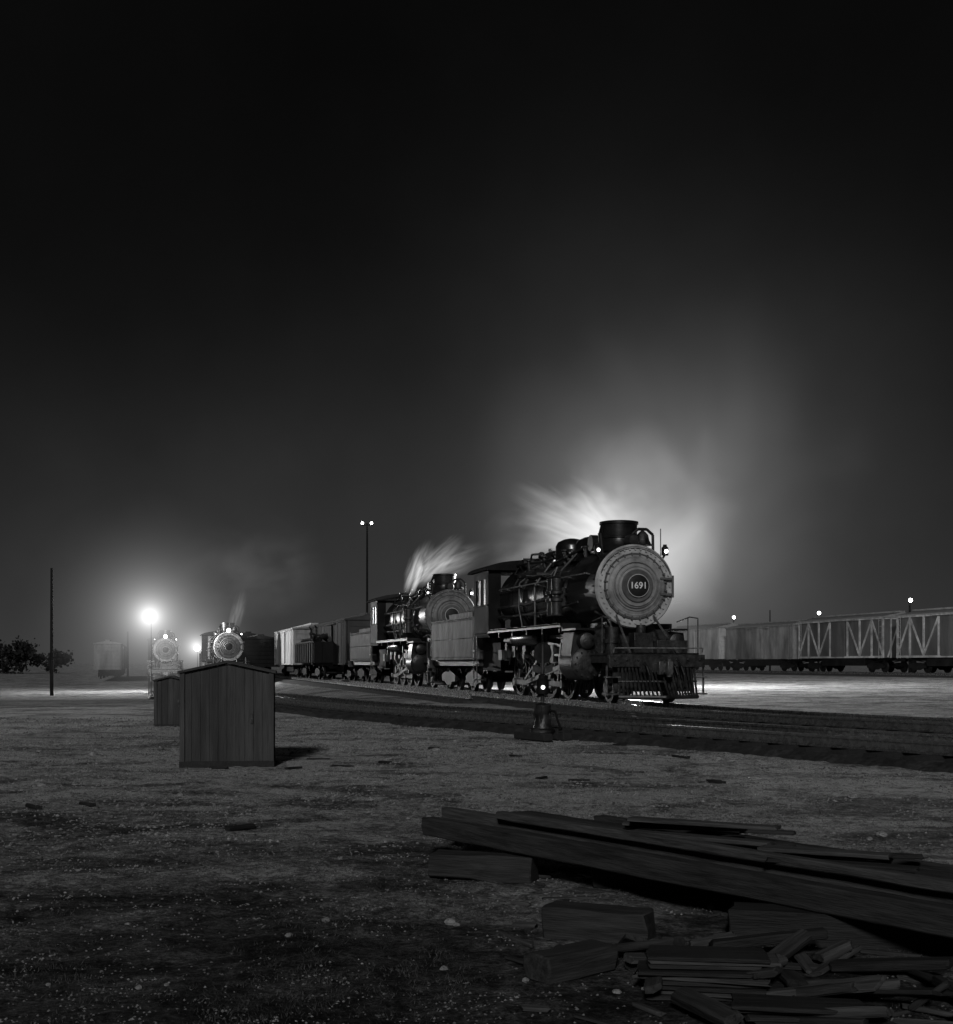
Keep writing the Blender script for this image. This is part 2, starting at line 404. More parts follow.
    for L, y, h in ((2.2, -.5, .3), (3.8, -.55, .34), (5.75, -.55, .32), (6.0, .3, .4), (7.0, -.65, .3), (4.1, .1, .45), (5.6, .1, .4), (7.8, -.1, .42)):
        b = MB(); b.cyl((-L, y, Z + .8), (-L, y * 1.05, Z + .85 + h), .05); b.lathe((-L, y * 1.05, Z + .85 + h), (0, 0, 1), [(0, .05), (.02, .1), (.05, .1), (.07, .03)], 12); b.obj('valve', GRIME, root)
    # compound air compressor hung on the visible flank of the boiler
    b = MB()
    for dx in (-.19, .19):
        b.lathe((-2.75 + dx, -1.22, 2.25), (0, 0, 1), [(0, .15), (.03, .19), (.06, .15), (.40, .15), (.43, .19), (.50, .19), (.53, .12), (.60, .12), (.63, .19), (.70, .19), (.73, .15), (1.05, .15), (1.08, .19), (1.12, .1)], 18)
    b.box((-2.75, -1.08, 2.8), (.6, .14, .5)); b.obj('air_compressor', GRIME, root)
    b = MB(); b.tube([(-2.75, -1.25, 3.35), (-2.75, -1.15, 3.6), (-3.6, -1.0, 3.5), (-5.2, -.95, 3.62)], .035, 8); b.obj('compressor_pipe', GRIME, root)
    for s in (-1, 1):
        c = (-0.15, s * 0.92, Z + 0.92)
        b = MB()
        b.cyl((c[0], c[1] * 0.86, c[2] - 0.28), (c[0], c[1], c[2] - 0.08), 0.03, n=6)
        b.lathe((c[0], c[1], c[2] - 0.1), (0, 0, 1), [(0, 0.09), (0.2, 0.09), (0.24, 0.05), (0.28, 0.05)], 12)
        ml = b.obj('marker_lamp', BLACK, root)
        b = MB(); b.lathe((c[0] + 0.085, c[1], c[2]), (1, 0, 0), [(0, 0.05), (0.02, 0.045), (0.035, 0.02)], 12); b.obj('lamp_lens', LAMPS if s > 0 else LAMPD, ml)
    b = MB(); b.cyl((-0.1, 0.78, Z + 0.75), (-0.1, 0.78, Z + 1.5), 0.014, n=6); b.obj('flag_staff', LIGHTMETAL, root)
    for s in (-1, 1):
        b = MB()
        b.tube([(-0.4, s * 1.12, Z + 0.35), (-8.5, s * 1.2, Z + 0.35)], 0.02, 8)
        for L in (0.5, 2, 3.5, 5, 6.5, 8): b.cyl((-L, s * 0.95, Z + 0.32), (-L, s * 1.16, Z + 0.36), 0.018, n=6)
        b.obj('handrail', LIGHTMETAL, root)
        for pts, r in (([(-2.9, s * 0.5, Z + 1.1), (-3.0, s * 0.95, Z + 0.6), (-3.2, s * 1.08, Z - 0.2), (-3.6, s * 1.0, 1.3)], .03),
                       ([(-6.5, s * 0.4, Z + 1.0), (-6.5, s * 1.12, Z + 0.45), (-6.3, s * 1.2, Z - 0.3), (-5.9, s * 1.05, 1.3)], .03),
                       ([(-5.0, s * 0.6, Z + .95), (-5.0, s * 1.1, Z + 0.3), (-4.8, s * 1.15, Z - 0.5), (-4.8, s * 1.15, 2.0)], .04),
                       ([(-2.0, s * 1.0, Z - 0.1), (-4.0, s * 1.06, Z - 0.12), (-5.4, s * 1.12, Z - 0.2), (-8.6, s * 1.2, Z - 0.22)], .045),
                       ([(-1.2, s * 1.08, Z - 0.35), (-3.4, s * 1.1, Z - 0.5), (-6.4, s * 1.14, Z - 0.52), (-8.6, s * 1.2, Z - 0.5)], .03),
                       ([(-8.4, s * 0.6, Z + 1.05), (-7.6, s * 0.95, Z + 0.8), (-5.5, s * 1.0, Z + 0.62), (-2.4, s * 0.92, Z + 0.55)], .022)):
            b = MB(); b.tube(pts, r, 8); b.obj('boiler_pipe', GRIME, root)
        b = MB()
        b.box((-4.9, s * 1.3, 2.02), (7.4, 0.52, 0.05)); b.box((-4.9, s * 1.55, 1.99), (7.4, 0.02, 0.1))
        b.box((-0.6, s * 1.28, 1.86), (1.1, 0.5, 0.05)); b.box((-1.17, s * 1.28, 1.94), (.05, .5, .2))
        for L in (1.5, 3, 4.5, 6, 7.5): b.box((-L, s * 1.2, 1.9), (0.06, 0.6, 0.2))
        b.obj('running_board', BLACK, root)
        b = MB(); b.lathe((-4.2, s * 1.18, 1.72), (-1, 0, 0), [(-0.03, 0.1), (0, 0.2), (0.1, 0.23), (2.3, 0.23), (2.4, 0.2), (2.43, 0.1)], 20)
        b.obj('air_reservoir', JACKET, root)
        b = MB(); b.lathe((-0.15, s * 1.2, 0.98), (-1, 0, 0), [(-0.05, 0.2), (-0.02, 0.36), (0.03, 0.42), (1.0, 0.42), (1.05, 0.36), (1.1, 0.15)], 28)
        b.prism([(s * 0.5, 1.0), (s * 1.55, 1.0), (s * 1.58, 1.3), (s * 1.5, 1.78), (s * 0.75, 1.86), (s * 0.5, 2.1)], -1.05, -0.3, 'x')
        b.lathe((-0.05, s * 1.22, 1.56), (-1, 0, 0), [(-0.04, 0.1), (0, 0.2), (0.1, 0.22), (1.15, 0.22), (1.2, 0.15)], 20)
        for i in range(12):
            q = 2 * math.pi * i / 12
            b.cyl((-0.11, s * 1.2 + 0.33 * math.cos(q), 0.98 + 0.33 * math.sin(q)), (-0.07, s * 1.2 + 0.33 * math.cos(q), 0.98 + 0.33 * math.sin(q)), 0.022, n=6)
        b.obj('cylinder', GRIME, root)
        WX = (-2.75, -4.3, -5.85, -7.4)
        for wx in WX:
            b = MB(); ry = s * 0.76
            b.lathe((wx, ry - s * 0.06, 0.7), (0, s, 0), [(-0.02, 0.60), (-0.02, 0.74), (0.0, 0.755), (0.02, 0.71), (0.13, 0.70), (0.13, 0.60), (-0.02, 0.60)], 36, caps=False)
            b.cyl((wx, ry - s * 0.04, 0.7), (wx, ry + s * 0.12, 0.7), 0.15)
            for i in range(14):
                q = 2 * math.pi * i / 14
                b.box((wx + 0.37 * math.cos(q), ry, 0.7 + 0.37 * math.sin(q)), (0.5, 0.07, 0.06), Matrix.Rotation(-q, 3, 'Y'))
            b.prism([(wx + 0.58 * math.cos(R(a)), 0.7 + 0.58 * math.sin(R(a))) for a in range(30, 151, 15)], ry - 0.05, ry + 0.05, 'y')
            b.obj('driving_wheel', GRIME, root)
        b = MB()
        b.box((-5.07, s * 0.99, 0.42), (4.9, 0.05, 0.14))
        for wx in WX: b.cyl((wx, s * 0.85, 0.42), (wx, s * 1.05, 0.42), 0.12)
        b.obj('side_rod', ROD, root)
        b = MB()
        b.box((-3.97, s * 1.1, 0.70), (3.79, 0.05, 0.12), Matrix.Rotation(-math.atan2(0.56, 3.75), 3, 'Y'))
        b.cyl((-1.2, s * 1.2, 0.98), (-2.0, s * 1.2, 0.98), 0.035); b.box((-2.1, s * 1.2, 0.98), (0.35, 0.14, 0.42))
        b.box((-1.95, s * 1.2, 1.22), (1.5, 0.1, 0.06)); b.box((-1.95, s * 1.2, 0.74), (1.5, 0.1, 0.06))
        b.obj('main_rod', ROD, root)
        b = MB()
        b.box((-2.7, s * 1.2, 1.5), (1.9, 0.04, 0.07), Matrix.Rotation(R(4), 3, 'Y')); b.box((-2.15, s * 1.26, 1.15), (0.06, 0.04, 0.8), Matrix.Rotation(R(12), 3, 'Y'))
        b.box((-3.9, s * 1.16, 1.3), (0.1, 0.08, 0.75), Matrix.Rotation(R(-8), 3, 'Y')); b.box((-4.8, s * 1.2, 0.9), (1.9, 0.03, 0.06), Matrix.Rotation(R(-24), 3, 'Y'))
        b.obj('valve_gear', ROD, root)
        b = MB(); b.lathe((0.45, s * 0.7, 0.4), (0, s, 0), [(0, 0.05), (0, 0.43), (0.04, 0.40), (0.14, 0.39), (0.14, 0.3), (0.08, 0.28), (0.09, 0.1), (0.18, 0.08)], 28); b.obj('leading_wheel', GRIME, root)
    b = MB(); b.box((-4.2, 0, 1.05), (9.6, 1.1, 0.5)); b.box((0.7, 0, 0.9), (1.8, 0.9, 0.25)); b.box((-1.0, 0, 1.6), (1.3, 1.2, 0.9)); b.obj('frame', GRIME, root)
    b = MB(); b.box((0.7, 0, 1.22), (1.5, 2.3, 0.05)); b.box((1.5, 0, 1.05), (0.16, 2.5, 0.30)); b.box((0.7, -1.1, 1.1), (1.5, 0.05, 0.2)); b.box((0.7, 1.1, 1.1), (1.5, 0.05, 0.2))
    for y in (-1.1, -.8, -.5, .5, .8, 1.1): b.cyl((1.58, y, 1.08), (1.62, y, 1.08), 0.035, n=6)
    b.obj('buffer_beam', GRIME, root, bevel=0.01)
    b = MB()
    for i in range(23):
        y = -1.0 + 2.0 * i / 22
        if abs(y) < 0.08: continue
        x1 = 2.15 - abs(y) * 0.5
        b.cyl((1.52, y * 0.98, 0.9), (x1, y, 0.2), 0.028, n=6)
    b.tube([(1.65, -1.02, 0.18), (2.13, 0, 0.18), (1.65, 1.02, 0.18)], 0.05, 8)
    b.tube([(1.58, -1.02, 0.55), (1.82, 0, 0.55), (1.58, 1.02, 0.55)], 0.03, 8)
    b.box((1.3, 0, .6), (.05, 2.1, .6))
    b.obj('pilot', GRIME, root)
    for s in (-1, 1):
        b = MB()
        b.box((1.4, s * 1.08, 0.25), (0.45, 0.42, 0.04)); b.box((1.45, s * 1.12, 0.66), (0.3, 0.34, 0.03))
        for y in (.95, 1.26): b.box((1.45, s * y, 0.58), (0.06, 0.03, 0.72))
        b.obj('foot_step', ROD, root)
    b = MB(); b.box((1.75, 0, 0.88), (0.5, 0.2, 0.22)); b.box((2.05, 0.1, 0.88), (0.22, 0.14, 0.32)); b.box((2.05, -0.12, 0.88), (0.16, 0.12, 0.32)); b.cyl((2.1, 0.08, 0.66), (2.1, 0.08, 1.1), 0.06)
    b.obj('coupler', ROD, root, bevel=0.015)
    for y in (-0.35, 0.38, 0.55):
        b = MB(); b.tube([(1.6, y, 1.0), (1.76, y, 0.92), (1.88, y + .03, 0.7), (1.86, y + .05, 0.42)], 0.03, 8); b.obj('air_hose', BLACK, root)
    b = MB(); b.tube([(1.63, -1.15, 1.26), (1.68, -1.15, 1.36), (1.68, 1.15, 1.36), (1.63, 1.15, 1.26)], 0.016, 6)
    b.obj('uncoupling_lever', LIGHTMETAL, root)
    for s in (-1, 1):
        b = MB()
        b.tube([(1.4, s * 1.14, 1.2), (1.4, s * 1.14, 2.1), (0.9, s * 1.14, 2.15), (0.1, s * 1.14, 2.05)], 0.016, 6)
        b.cyl((0.8, s * 1.14, 1.2), (0.8, s * 1.14, 2.15), 0.014, n=6)
        b.obj('deck_railing', ROD, root)
        b = MB(); b.cyl((0.05, s * 0.5, Z - 0.72), (1.4, s * 0.62, 1.22), 0.03, n=8)
        b.obj('smokebox_brace', ROD, root)
    b = MB()
    b.cyl((0.35, -0.72, 1.22), (0.35, -0.72, 1.9), 0.17, n=18); b.cyl((0.35, -0.72, 1.5), (0.35, -0.72, 1.6), 0.21, n=18)
    b.tube([(0.35, -0.72, 1.9), (0.3, -0.8, 2.1), (-0.1, -1.0, 2.3)], 0.03, 8); b.obj('air_pump', GRIME, root)
    b = MB(); b.box((0.95, 0.55, 1.4), (0.5, 0.8, 0.32)); b.obj('tool_box', GRIME, root, bevel=.01)
    b = MB(); b.box((0.75, -.1, 1.5), (0.4, 0.5, 0.5)); b.cyl((.75, -.1, 1.75), (.75, -.1, 1.95), .12); b.obj('lubricator', GRIME, root, bevel=.01)
    b = MB(); T = 0.03
    x0, x1 = -10.6, -8.75; xm = (x0 + x1) / 2; xw = x1 - x0
    for s in (-1, 1):
        y = s * 1.48
        b.box((xm, y, 2.35), (xw, T, 0.95)); b.box((xm, y, 3.82), (xw, T, 0.25))
        for x, w in ((x1 - 0.13, 0.26), (xm, 0.1), (x0 + 0.13, 0.26)): b.box((x, y, 3.26), (w, T, 0.87))
        b.box((xm, y + s * .02, 2.84), (xw, .05, .05)); b.box((x1, s * 1.28, 2.95), (T, 0.4, 2.1))
        for i in range(10): b.cyl((x0 + .1 + i * .18, y, 1.95), (x0 + .1 + i * .18, y + s * .03, 1.95), .015, n=5)
    b.box((x1 - 0.01, 0, 4.0), (T, 2.9, 0.2)); b.box((xm, 0, 1.86), (xw, 2.9, 0.06))
    cab = b.obj('cab', CABM, root)
    b = MB(); poly = [(1.62 * math.sin(R(a)), 3.95 + 0.34 * (math.cos(R(a)))) for a in range(-90, 91, 12)]
    b.prism(poly, x0 - 0.45, x1 + 0.2, 'x'); b.obj('roof', CABM, cab)
    for s in (-1, 1):
        for xc in (xm + .46, xm - .46):
            b = MB(); b.box((xc, s * 1.455, 3.26), (0.78, 0.01, 0.84)); b.box((xc, s * 1.46, 3.26), (0.03, 0.02, 0.84)); b.obj('window', BLACK, cab)
        b = MB()
        for z in (0.45, 0.95, 1.4): b.box((x0 + 0.2, s * 1.42, z), (0.45, 0.28, 0.03))
        for x in (x0, x0 + 0.42): b.box((x, s * 1.5, 1.1), (0.04, 0.03, 1.5))
        b.obj('cab_step', GRIME, root)
    b = MB(); b.box((-9.8, 0, 1.2), (2.2, 2.2, 0.9)); b.obj('ash_pan', CABM, root)
    for s in (-1, 1):
        b = MB(); b.box((-4.6, s * 1.08, 1.72), (7.2, .12, .1)); b.box((-4.6, s * .98, 1.3), (6.6, .05, .06))
        for i in range(22):
            L = random.uniform(1.6, 8.1); z = random.uniform(1.2, 1.7); hh = random.uniform(.15, .5)
            b.box((-L, s * random.uniform(1.0, 1.2), z), (random.uniform(.08, .45), random.uniform(.12, .3), hh))
        for i in range(11):
            L = random.uniform(1.6, 7.8)
            b.tube([(-L, s * 1.12, 1.95), (-L - random.uniform(-.3, .3), s * 1.14, 1.3), (-L - random.uniform(-.6, .6), s * 1.06, 0.95)], 0.022, 6)
        b.obj('brake_rigging', GRIME, root)
    return root
loco = build_loco()

def truck(b, x, wr=0.42, half=0.85, w=0.75):
    for s in (-1, 1):
        for dx in (-half, half):
            b.lathe((x + dx, s * (w - .03), wr), (0, s, 0), [(0, 0.05), (0, wr + .025), (0.03, wr), (0.12, wr - .01), (0.12, 0.32), (0.07, 0.3), (0.08, 0.1), (0.2, 0.08)], 22)
        y = s * 1.0
        b.prism([(x - half - .25, wr + .12), (x - half, wr + .2), (x - .35, wr + .28), (x + .35, wr + .28), (x + half, wr + .2), (x + half + .25, wr + .12), (x + half + .2, wr - .1), (x + half - .2, wr - .1), (x + .3, wr - .22), (x - .3, wr - .22), (x - half + .2, wr - .1), (x - half - .2, wr - .1)], y - .05, y + .05, 'y')
    b.box((x, 0, wr + 0.15), (0.4, 2.0, 0.2))
    for dx in (-half, half): b.cyl((x + dx, -0.95, wr), (x + dx, .95, wr), 0.07, n=8)

def build_tender():
    root = empty('locomotive_tender', 'low weathered steel tender with coal behind a black locomotive', 'tender', (0, 0, 0), ROTZ, 'tenders coupled behind locomotives')
    b = MB()
    b.box((-3.3, 0, 1.84), (6.4, 2.8, 1.46)); b.box((-1.9, -1.38, 2.65), (3.4, 0.04, 0.18)); b.box((-1.9, 1.38, 2.65), (3.4, 0.04, 0.18))
    for s in (-1, 1):
        for i in range(32):
            for z in (1.2, 1.85, 2.48): b.cyl((-0.2 - i * 0.2, s * 1.40, z), (-0.2 - i * 0.2, s * 1.42, z), 0.018, n=5)
        b.box((-3.3, s * 1.41, 2.55), (6.4, .05, .05)); b.box((-3.3, s * 1.41, 1.14), (6.4, .05, .06))
    b.obj('water_tank', TENDER, root, bevel=0.02)
    b = MB(); b.box((-3.3, 0, 1.0), (6.9, 2.5, 0.2)); b.box((-6.8, 0, 0.95), (0.1, 2.9, 0.3)); b.box((-7.05, 0, .88), (.5, .2, .22)); b.box((.25, 0, .88), (.5, .2, .2))
    b.obj('underframe', GRIME, root)
    for s in (-1, 1):
        b = MB()
        for z in (1.5, 1.9, 2.3): b.box((-6.56, s * 1.2, z), (0.1, 0.4, 0.03))
        for y in (1.0, 1.4): b.box((-6.58, s * y, 1.9), (.03, .03, 1.5))
        b.obj('ladder', GRIME, root)
    b = MB()
    for i in range(260):
        x = random.uniform(-3.4, -.3); y = random.uniform(-1.2, 1.2); h = 0.30 * (1 - (y / 1.3) ** 2) * (1 - ((x + 1.8) / 2.0) ** 2)
        r = random.uniform(.08, .2); b.box((x, y, 2.55 + h * random.uniform(.5, 1)), (r * 1.3, r, r), Matrix.Rotation(random.random() * 3, 3, Vector((random.random(), random.random(), random.random() + .01))))
    o = b.obj('coal_load', COAL, root, smooth=False); o['kind'] = 'stuff'
    b = MB(); b.lathe((-5.2, 0, 2.56), (0, 0, 1), [(0, .4), (.16, .4), (.18, .36)], 20); b.obj('water_hatch', GRIME, root)
    for x in (-1.4, -5.2):
        b = MB(); truck(b, x); b.obj('wheel_truck', GRIME, root)
    return root
def along(L, du=0):
    u = U0 + du; v = V0 + L; x, y = UV(u, v); return (x, y, 0.3)
tender = build_tender(); tender.location = along(11.05)
SK = ('number', 'flag_staff')
loco2 = copy_tree(loco, along(20.4), ROTZ, 'second darker black steam locomotive coupled behind the first tender', SK)
remat(loco2, ('smokebox_front', 'smokebox_door'), FRONTD)  # second engine repeats the first with its front in a darker grey
remat(loco2, ('side_rod', 'main_rod', 'valve_gear', 'foot_step'), GRIME)
remat(loco2, ('boiler', 'running_board', 'cylinder'), BLACK)
tender2 = copy_tree(tender, along(31.5), label='darker black tender coupled behind the second locomotive')
remat(tender2, ('water_tank', 'wheel_truck'), CABM)

# ------------------------------------------------------------------ freight cars
def build_boxcar(kind, mats, label, group):
    body, trim = mats
    root = empty('boxcar', label, 'railway freight car', group=group)
    LN, W = 12.3, 2.85
    h = LN / 2; z0, z1 = 1.05, 3.95
    b = MB(); b.box((0, 0, (z0 + z1) / 2), (LN, W, z1 - z0)); b.obj('body', body, root)
    for s in (-1, 1):
        b = MB(); y = s * (W / 2 + .03)
        if kind == 'ribbed':
            n = 9
            for i in range(n):
                x = -h + .25 + (LN - .5) * i / (n - 1)
                if abs(x) < 1.1: continue
                b.box((x, s * (W / 2 + .008), (z0 + z1) / 2), (0.05, 0.02, z1 - z0 - .02))
            b.box((0, s * (W / 2 + .02), z0 + .05), (LN, .06, .1)); b.box((0, s * (W / 2 + .02), z1 - .05), (LN, .06, .1))
        else:
            xsn = [-h + .1, -h + 1.6, -h + 3.2, -h + 4.9, 6.15 - 4.9, 6.15 - 3.2, 6.15 - 1.6, h - .1]
            for x in xsn: b.box((x, y, (z0 + z1) / 2), (0.18, 0.07, z1 - z0))
            b.box((0, y + s * .01, z1 - .07), (LN, .08, .12)); b.box((0, y + s * .01, z0 + .07), (LN, .08, .14))
            for k in range(3):
                for sg in (-1, 1):
                    xa = sg * (h - .1 - [0, 1.5, 3.1][k]); xb = sg * (h - .1 - [1.5, 3.1, 4.8][k])
                    dx = xb - xa; dz = (z1 - z0 - .3) * (-1 if k % 2 else 1)
                    ln = math.hypot(dx, dz); a = math.atan2(dz, dx)
                    b.box(((xa + xb) / 2, y + s * .004, (z0 + z1) / 2), (ln, 0.05, 0.16), Matrix.Rotation(-a, 3, 'Y'))
        b.obj('bracing', trim, root)
        b = MB()
        if kind == 'ribbed':
            for i in range(1, 7): b.box((s * (h + .02), 0, z0 + i * .42), (0.05, W - .1, 0.09))
            for k in (-1.3, 1.3): b.box((s * (h + .02), k, (z0 + z1) / 2), (0.06, .1, z1 - z0))
        else:
            for k in (-.9, -.3, .3, .9): b.box((s * (h + .03), k, (z0 + z1) / 2), (0.06, 0.1, z1 - z0))
            for sg in (-1, 1): b.box((s * (h + .035), sg * .65, (z0 + z1) / 2), (0.05, 0.1, 3.0), Matrix.Rotation(R(20 * sg), 3, 'X'))
            b.box((s * (h + .035), 0, z1 - .1), (.06, W, .1))
        b.obj('end_bracing', trim, root)
    b = MB(); b.prism([(-W / 2 - .1, z1 - .02), (-W / 2 - .1, z1 + .06), (0, z1 + .36), (W / 2 + .1, z1 + .06), (W / 2 + .1, z1 - .02)], -h - .12, h + .12, 'x')
    b.box((0, 0, z1 + .40), (LN, .5, .12))
    b.obj('roof', CARR, root)
    for s in (-1, 1):
        b = MB(); y = s * (W / 2 + .07); b.box((0, y, 2.45), (1.9, .06, 2.6))
        for z in (1.4, 2.1, 2.8, 3.5): b.box((0, y + s * .03, z), (1.9, .03, .07))
        b.box((.1, y, 3.82), (4.0, .09, .06)); b.obj('door', body, root)
        for e in (-1, 1):
            b = MB()
            for i in range(7): b.box((e * (h - .35), s * (W / 2 + .1), 1.2 + i * .42), (.42, .02, .025))
            for dx in (-.2, .2): b.box((e * (h - .35) + dx, s * (W / 2 + .1), 2.45), (.03, .02, 2.9))
            b.obj('ladder', trim, root)
    b = MB(); b.box((0, 0, .95), (LN, .6, .25)); b.box((0, 0, .75), (6.2, 2.2, .55))
    for s in (-1, 1):
        b.box((s * (h + .3), 0, .88), (.6, .22, .22)); b.tube([(-h, s * .8, 1.0), (-2, s * .8, .55), (2, s * .8, .55), (h, s * .8, 1.0)], .03)
    b.obj('underframe', CABM, root)
    for x in (-h + 1.8, h - 1.8):
        b = MB(); truck(b, x); b.obj('wheel_truck', CABM, root)
    return root
GB = 'boxcars standing in a row across the yard'
bx_plain = build_boxcar('ribbed', (CARA, CARA), 'grey steel boxcar standing in the row across the yard', GB)
bx_brace = build_boxcar('braced', (CARB, CART), 'dark wooden boxcar with pale diagonal braces in the row', GB)
bx_pale = build_boxcar('ribbed', (CARC, CARC), 'pale boxcar with its end toward the lit yard', 'freight cars beyond the engines')
def put(o, u, v, sz=1.0, dz=0.3):
    x, y = UV(u, v); o.location = (x, y, g(x, y) + dz); o.rotation_euler = (0, 0, ROTZ); o.scale = (1, 1, sz)
v_start = 66.5
seq = [bx_brace, bx_brace, bx_plain, bx_pale, bx_plain, bx_plain, bx_pale, bx_plain]
used = set()
for i, t in enumerate(seq):
    if t in used or t is bx_pale:
        o = copy_tree(t)
        if t is bx_pale: o['label'] = 'pale grey boxcar in the row across the yard'; o['group'] = GB
    else: o = t; used.add(t)
    put(o, UB, v_start + 6.3 + i * 13.6 + (0.3 if i % 2 else 0), (1, 1, .96, 1.0, .95, 1, 1, 1)[i])
put(bx_pale, ul, vl + 6.2, .84)
GF = 'freight cars beyond the engines'
DK = ('body', 'bracing', 'end_bracing', 'door', 'ladder', 'roof')
for i in range(3):
    o = copy_tree(bx_plain, label='dark boxcar coupled behind the second tender'); o['group'] = GF
    remat(o, DK, CARK)
    put(o, U0, V0 + 45.6 + i * 13.2, .86)
for i in range(3):
    o = copy_tree(bx_plain, label='sooty dark boxcar standing beside the far engine'); o['group'] = GF
    remat(o, DK, CARK)
    put(o, 8.7, 109.5 + i * 13.2, (.78, .9, .85)[i])
for i, vv in enumerate((155, 168.5, 182, 195.5)):
    o = copy_tree([bx_plain, bx_brace][i % 2], label='distant boxcar standing in the hazy far yard'); o['group'] = GF
    put(o, -4.5, vv)
track([UV(8.7, v) for v in (100, 120, 160, 200, 300)], 'distant rails under the sooty dark boxcars')
def gondola():
    root = empty('gondola_car', 'dark open gondola car with loose scrap standing before the pale boxcar', 'railway freight car', group=GF)
    b = MB()
    for s in (-1, 1):
        b.box((0, s * 1.4, 1.65), (9.6, .06, 1.2)); b.box((s * 4.8, 0, 1.65), (.06, 2.8, 1.2))
        for i in range(9): b.box((-4.5 + i * 1.125, s * 1.46, 1.6), (.1, .08, 1.2))
        b.box((0, s * 1.42, 2.27), (9.7, .14, .08))
    for k in (-1, 0, 1): b.box((4.86, k, 1.6), (.08, .1, 1.2))
    b.box((0, 0, 1.05), (9.6, 2.8, .1)); b.obj('body', CARK, root)
    b = MB()
    for i in range(60):
        b.box((random.uniform(-4.3, 4.3), random.uniform(-1.1, 1.1), random.uniform(1.3, 2.7)), (random.uniform(.3, 1.6), random.uniform(.08, .4), random.uniform(.08, .4)), Matrix.Rotation(random.uniform(-1, 1), 3, Vector((random.random(), random.random(), random.random() + .1))))
    o = b.obj('scrap_load', GRIME, root); o['kind'] = 'stuff'
    b = MB(); b.box((0, 0, .92), (9.6, .6, .2)); b.box((5.1, 0, .88), (.5, .22, .22)); b.obj('underframe', CABM, root)
    for x in (-3.3, 3.3):
        b = MB(); truck(b, x); b.obj('wheel_truck', CABM, root)
    return root
gn = gondola(); put(gn, ul, vl - 6.2)

def far_head(o, s):
    b = MB(); b.lathe((0.08, 0, 4.13), (1, 0, 0), [(0, .15), (.04, .13), (.06, .05)], 16); b.obj('headlight_lens', s, o)
p = (-17.95, 92.4); fl1 = copy_tree(loco, (p[0], p[1], g(*p) + .3), ROTZ, 'distant steam locomotive with round grey front facing the huts', SK)
x2, y2 = -27.3, 112
p = (x2, y2); fl2 = copy_tree(loco, (p[0], p[1], g(*p) + .3), ROTZ, 'distant steam locomotive in haze beside bright floodlight', SK)
remat(fl1, ('smokebox_door',), FRONTD); remat(fl2, ('smokebox_door',), FRONTD); remat(fl2, ('smokebox_front',), FRONTF)
ft = copy_tree(tender, (-20.75, 103.3, g(-20.7, 103) + .3), ROTZ)
far_head(fl2, LAMPM); far_head(fl1, LAMPS)
uu = x2 * CS + y2 * SN
track([UV(uu, v) for v in (60, 90, 120, 180, 300)], 'distant rails under the hazy far locomotive', far=True)

# ------------------------------------------------------------------ huts
def hut(name, label, w, d, h, rise, loc, rz, group):
    root = empty(name, label, 'wooden hut', loc, rz, group)
    b = MB(); n = int(w / 0.105)
    t = .02
    core = [(-w / 2 + t, 0), (w / 2 - t, 0), (w / 2 - t, h - .01), (0, h + rise - .02), (-w / 2 + t, h - .01)]
    b.prism(core, -d / 2 + t, d / 2 - t, 'y')
    pw = w / n
    for i in range(n):
        xc = -w / 2 + pw * (i + .5); top = h + rise * (1 - abs(xc) / (w / 2)) - .015
        for s in (-1, 1): b.box((xc, s * (d / 2 - t / 2 + random.uniform(0, .006)), top / 2 + .01), (pw - random.uniform(.002, .006), t, top))
    m = int(d / .105); pd = d / m
    for i in range(m):
        yc = -d / 2 + pd * (i + .5)
        for s in (-1, 1): b.box((s * (w / 2 - t / 2), yc, h / 2), (t, pd - .006, h))
    for sx in (-1, 1):
        for sy in (-1, 1): b.box((sx * (w / 2 + .004), sy * (d / 2 + .004), h / 2), (.06, .06, h))
    b.obj('wall', SHEDM, root)
    b = MB(); e = .06
    for s in (-1, 1):
        hw = w / 2 + e
        poly = [(0, h + rise), (s * hw, h - rise * e / (w / 2)), (s * hw, h - rise * e / (w / 2) + .03), (0, h + rise + .032)]
        b.prism(poly, -d / 2 - e, d / 2 + e, 'y')
    b.obj('roof', SHEDR, root)
    b = MB(); b.box((0, 0, -.02), (w + .08, d + .08, .1)); b.obj('plinth', TIE, root)
    b = MB(); b.box((w * .28, -d / 2 - .012, h * .5), (.03, .02, .14)); b.obj('latch', GRIME, root)
    return root
hut('wooden_hut', 'small dark board hut with shallow gable roof standing on gravel', 1.10, 0.95, 1.15, 0.12, (-3.22, 16.6, 0.03), R(8), 'trackside huts')
hut('wooden_hut', 'smaller dark board hut behind the larger one', 0.58, 0.7, 0.92, 0.07, (-6.3, 26.4, 0.02), R(8), 'trackside huts')

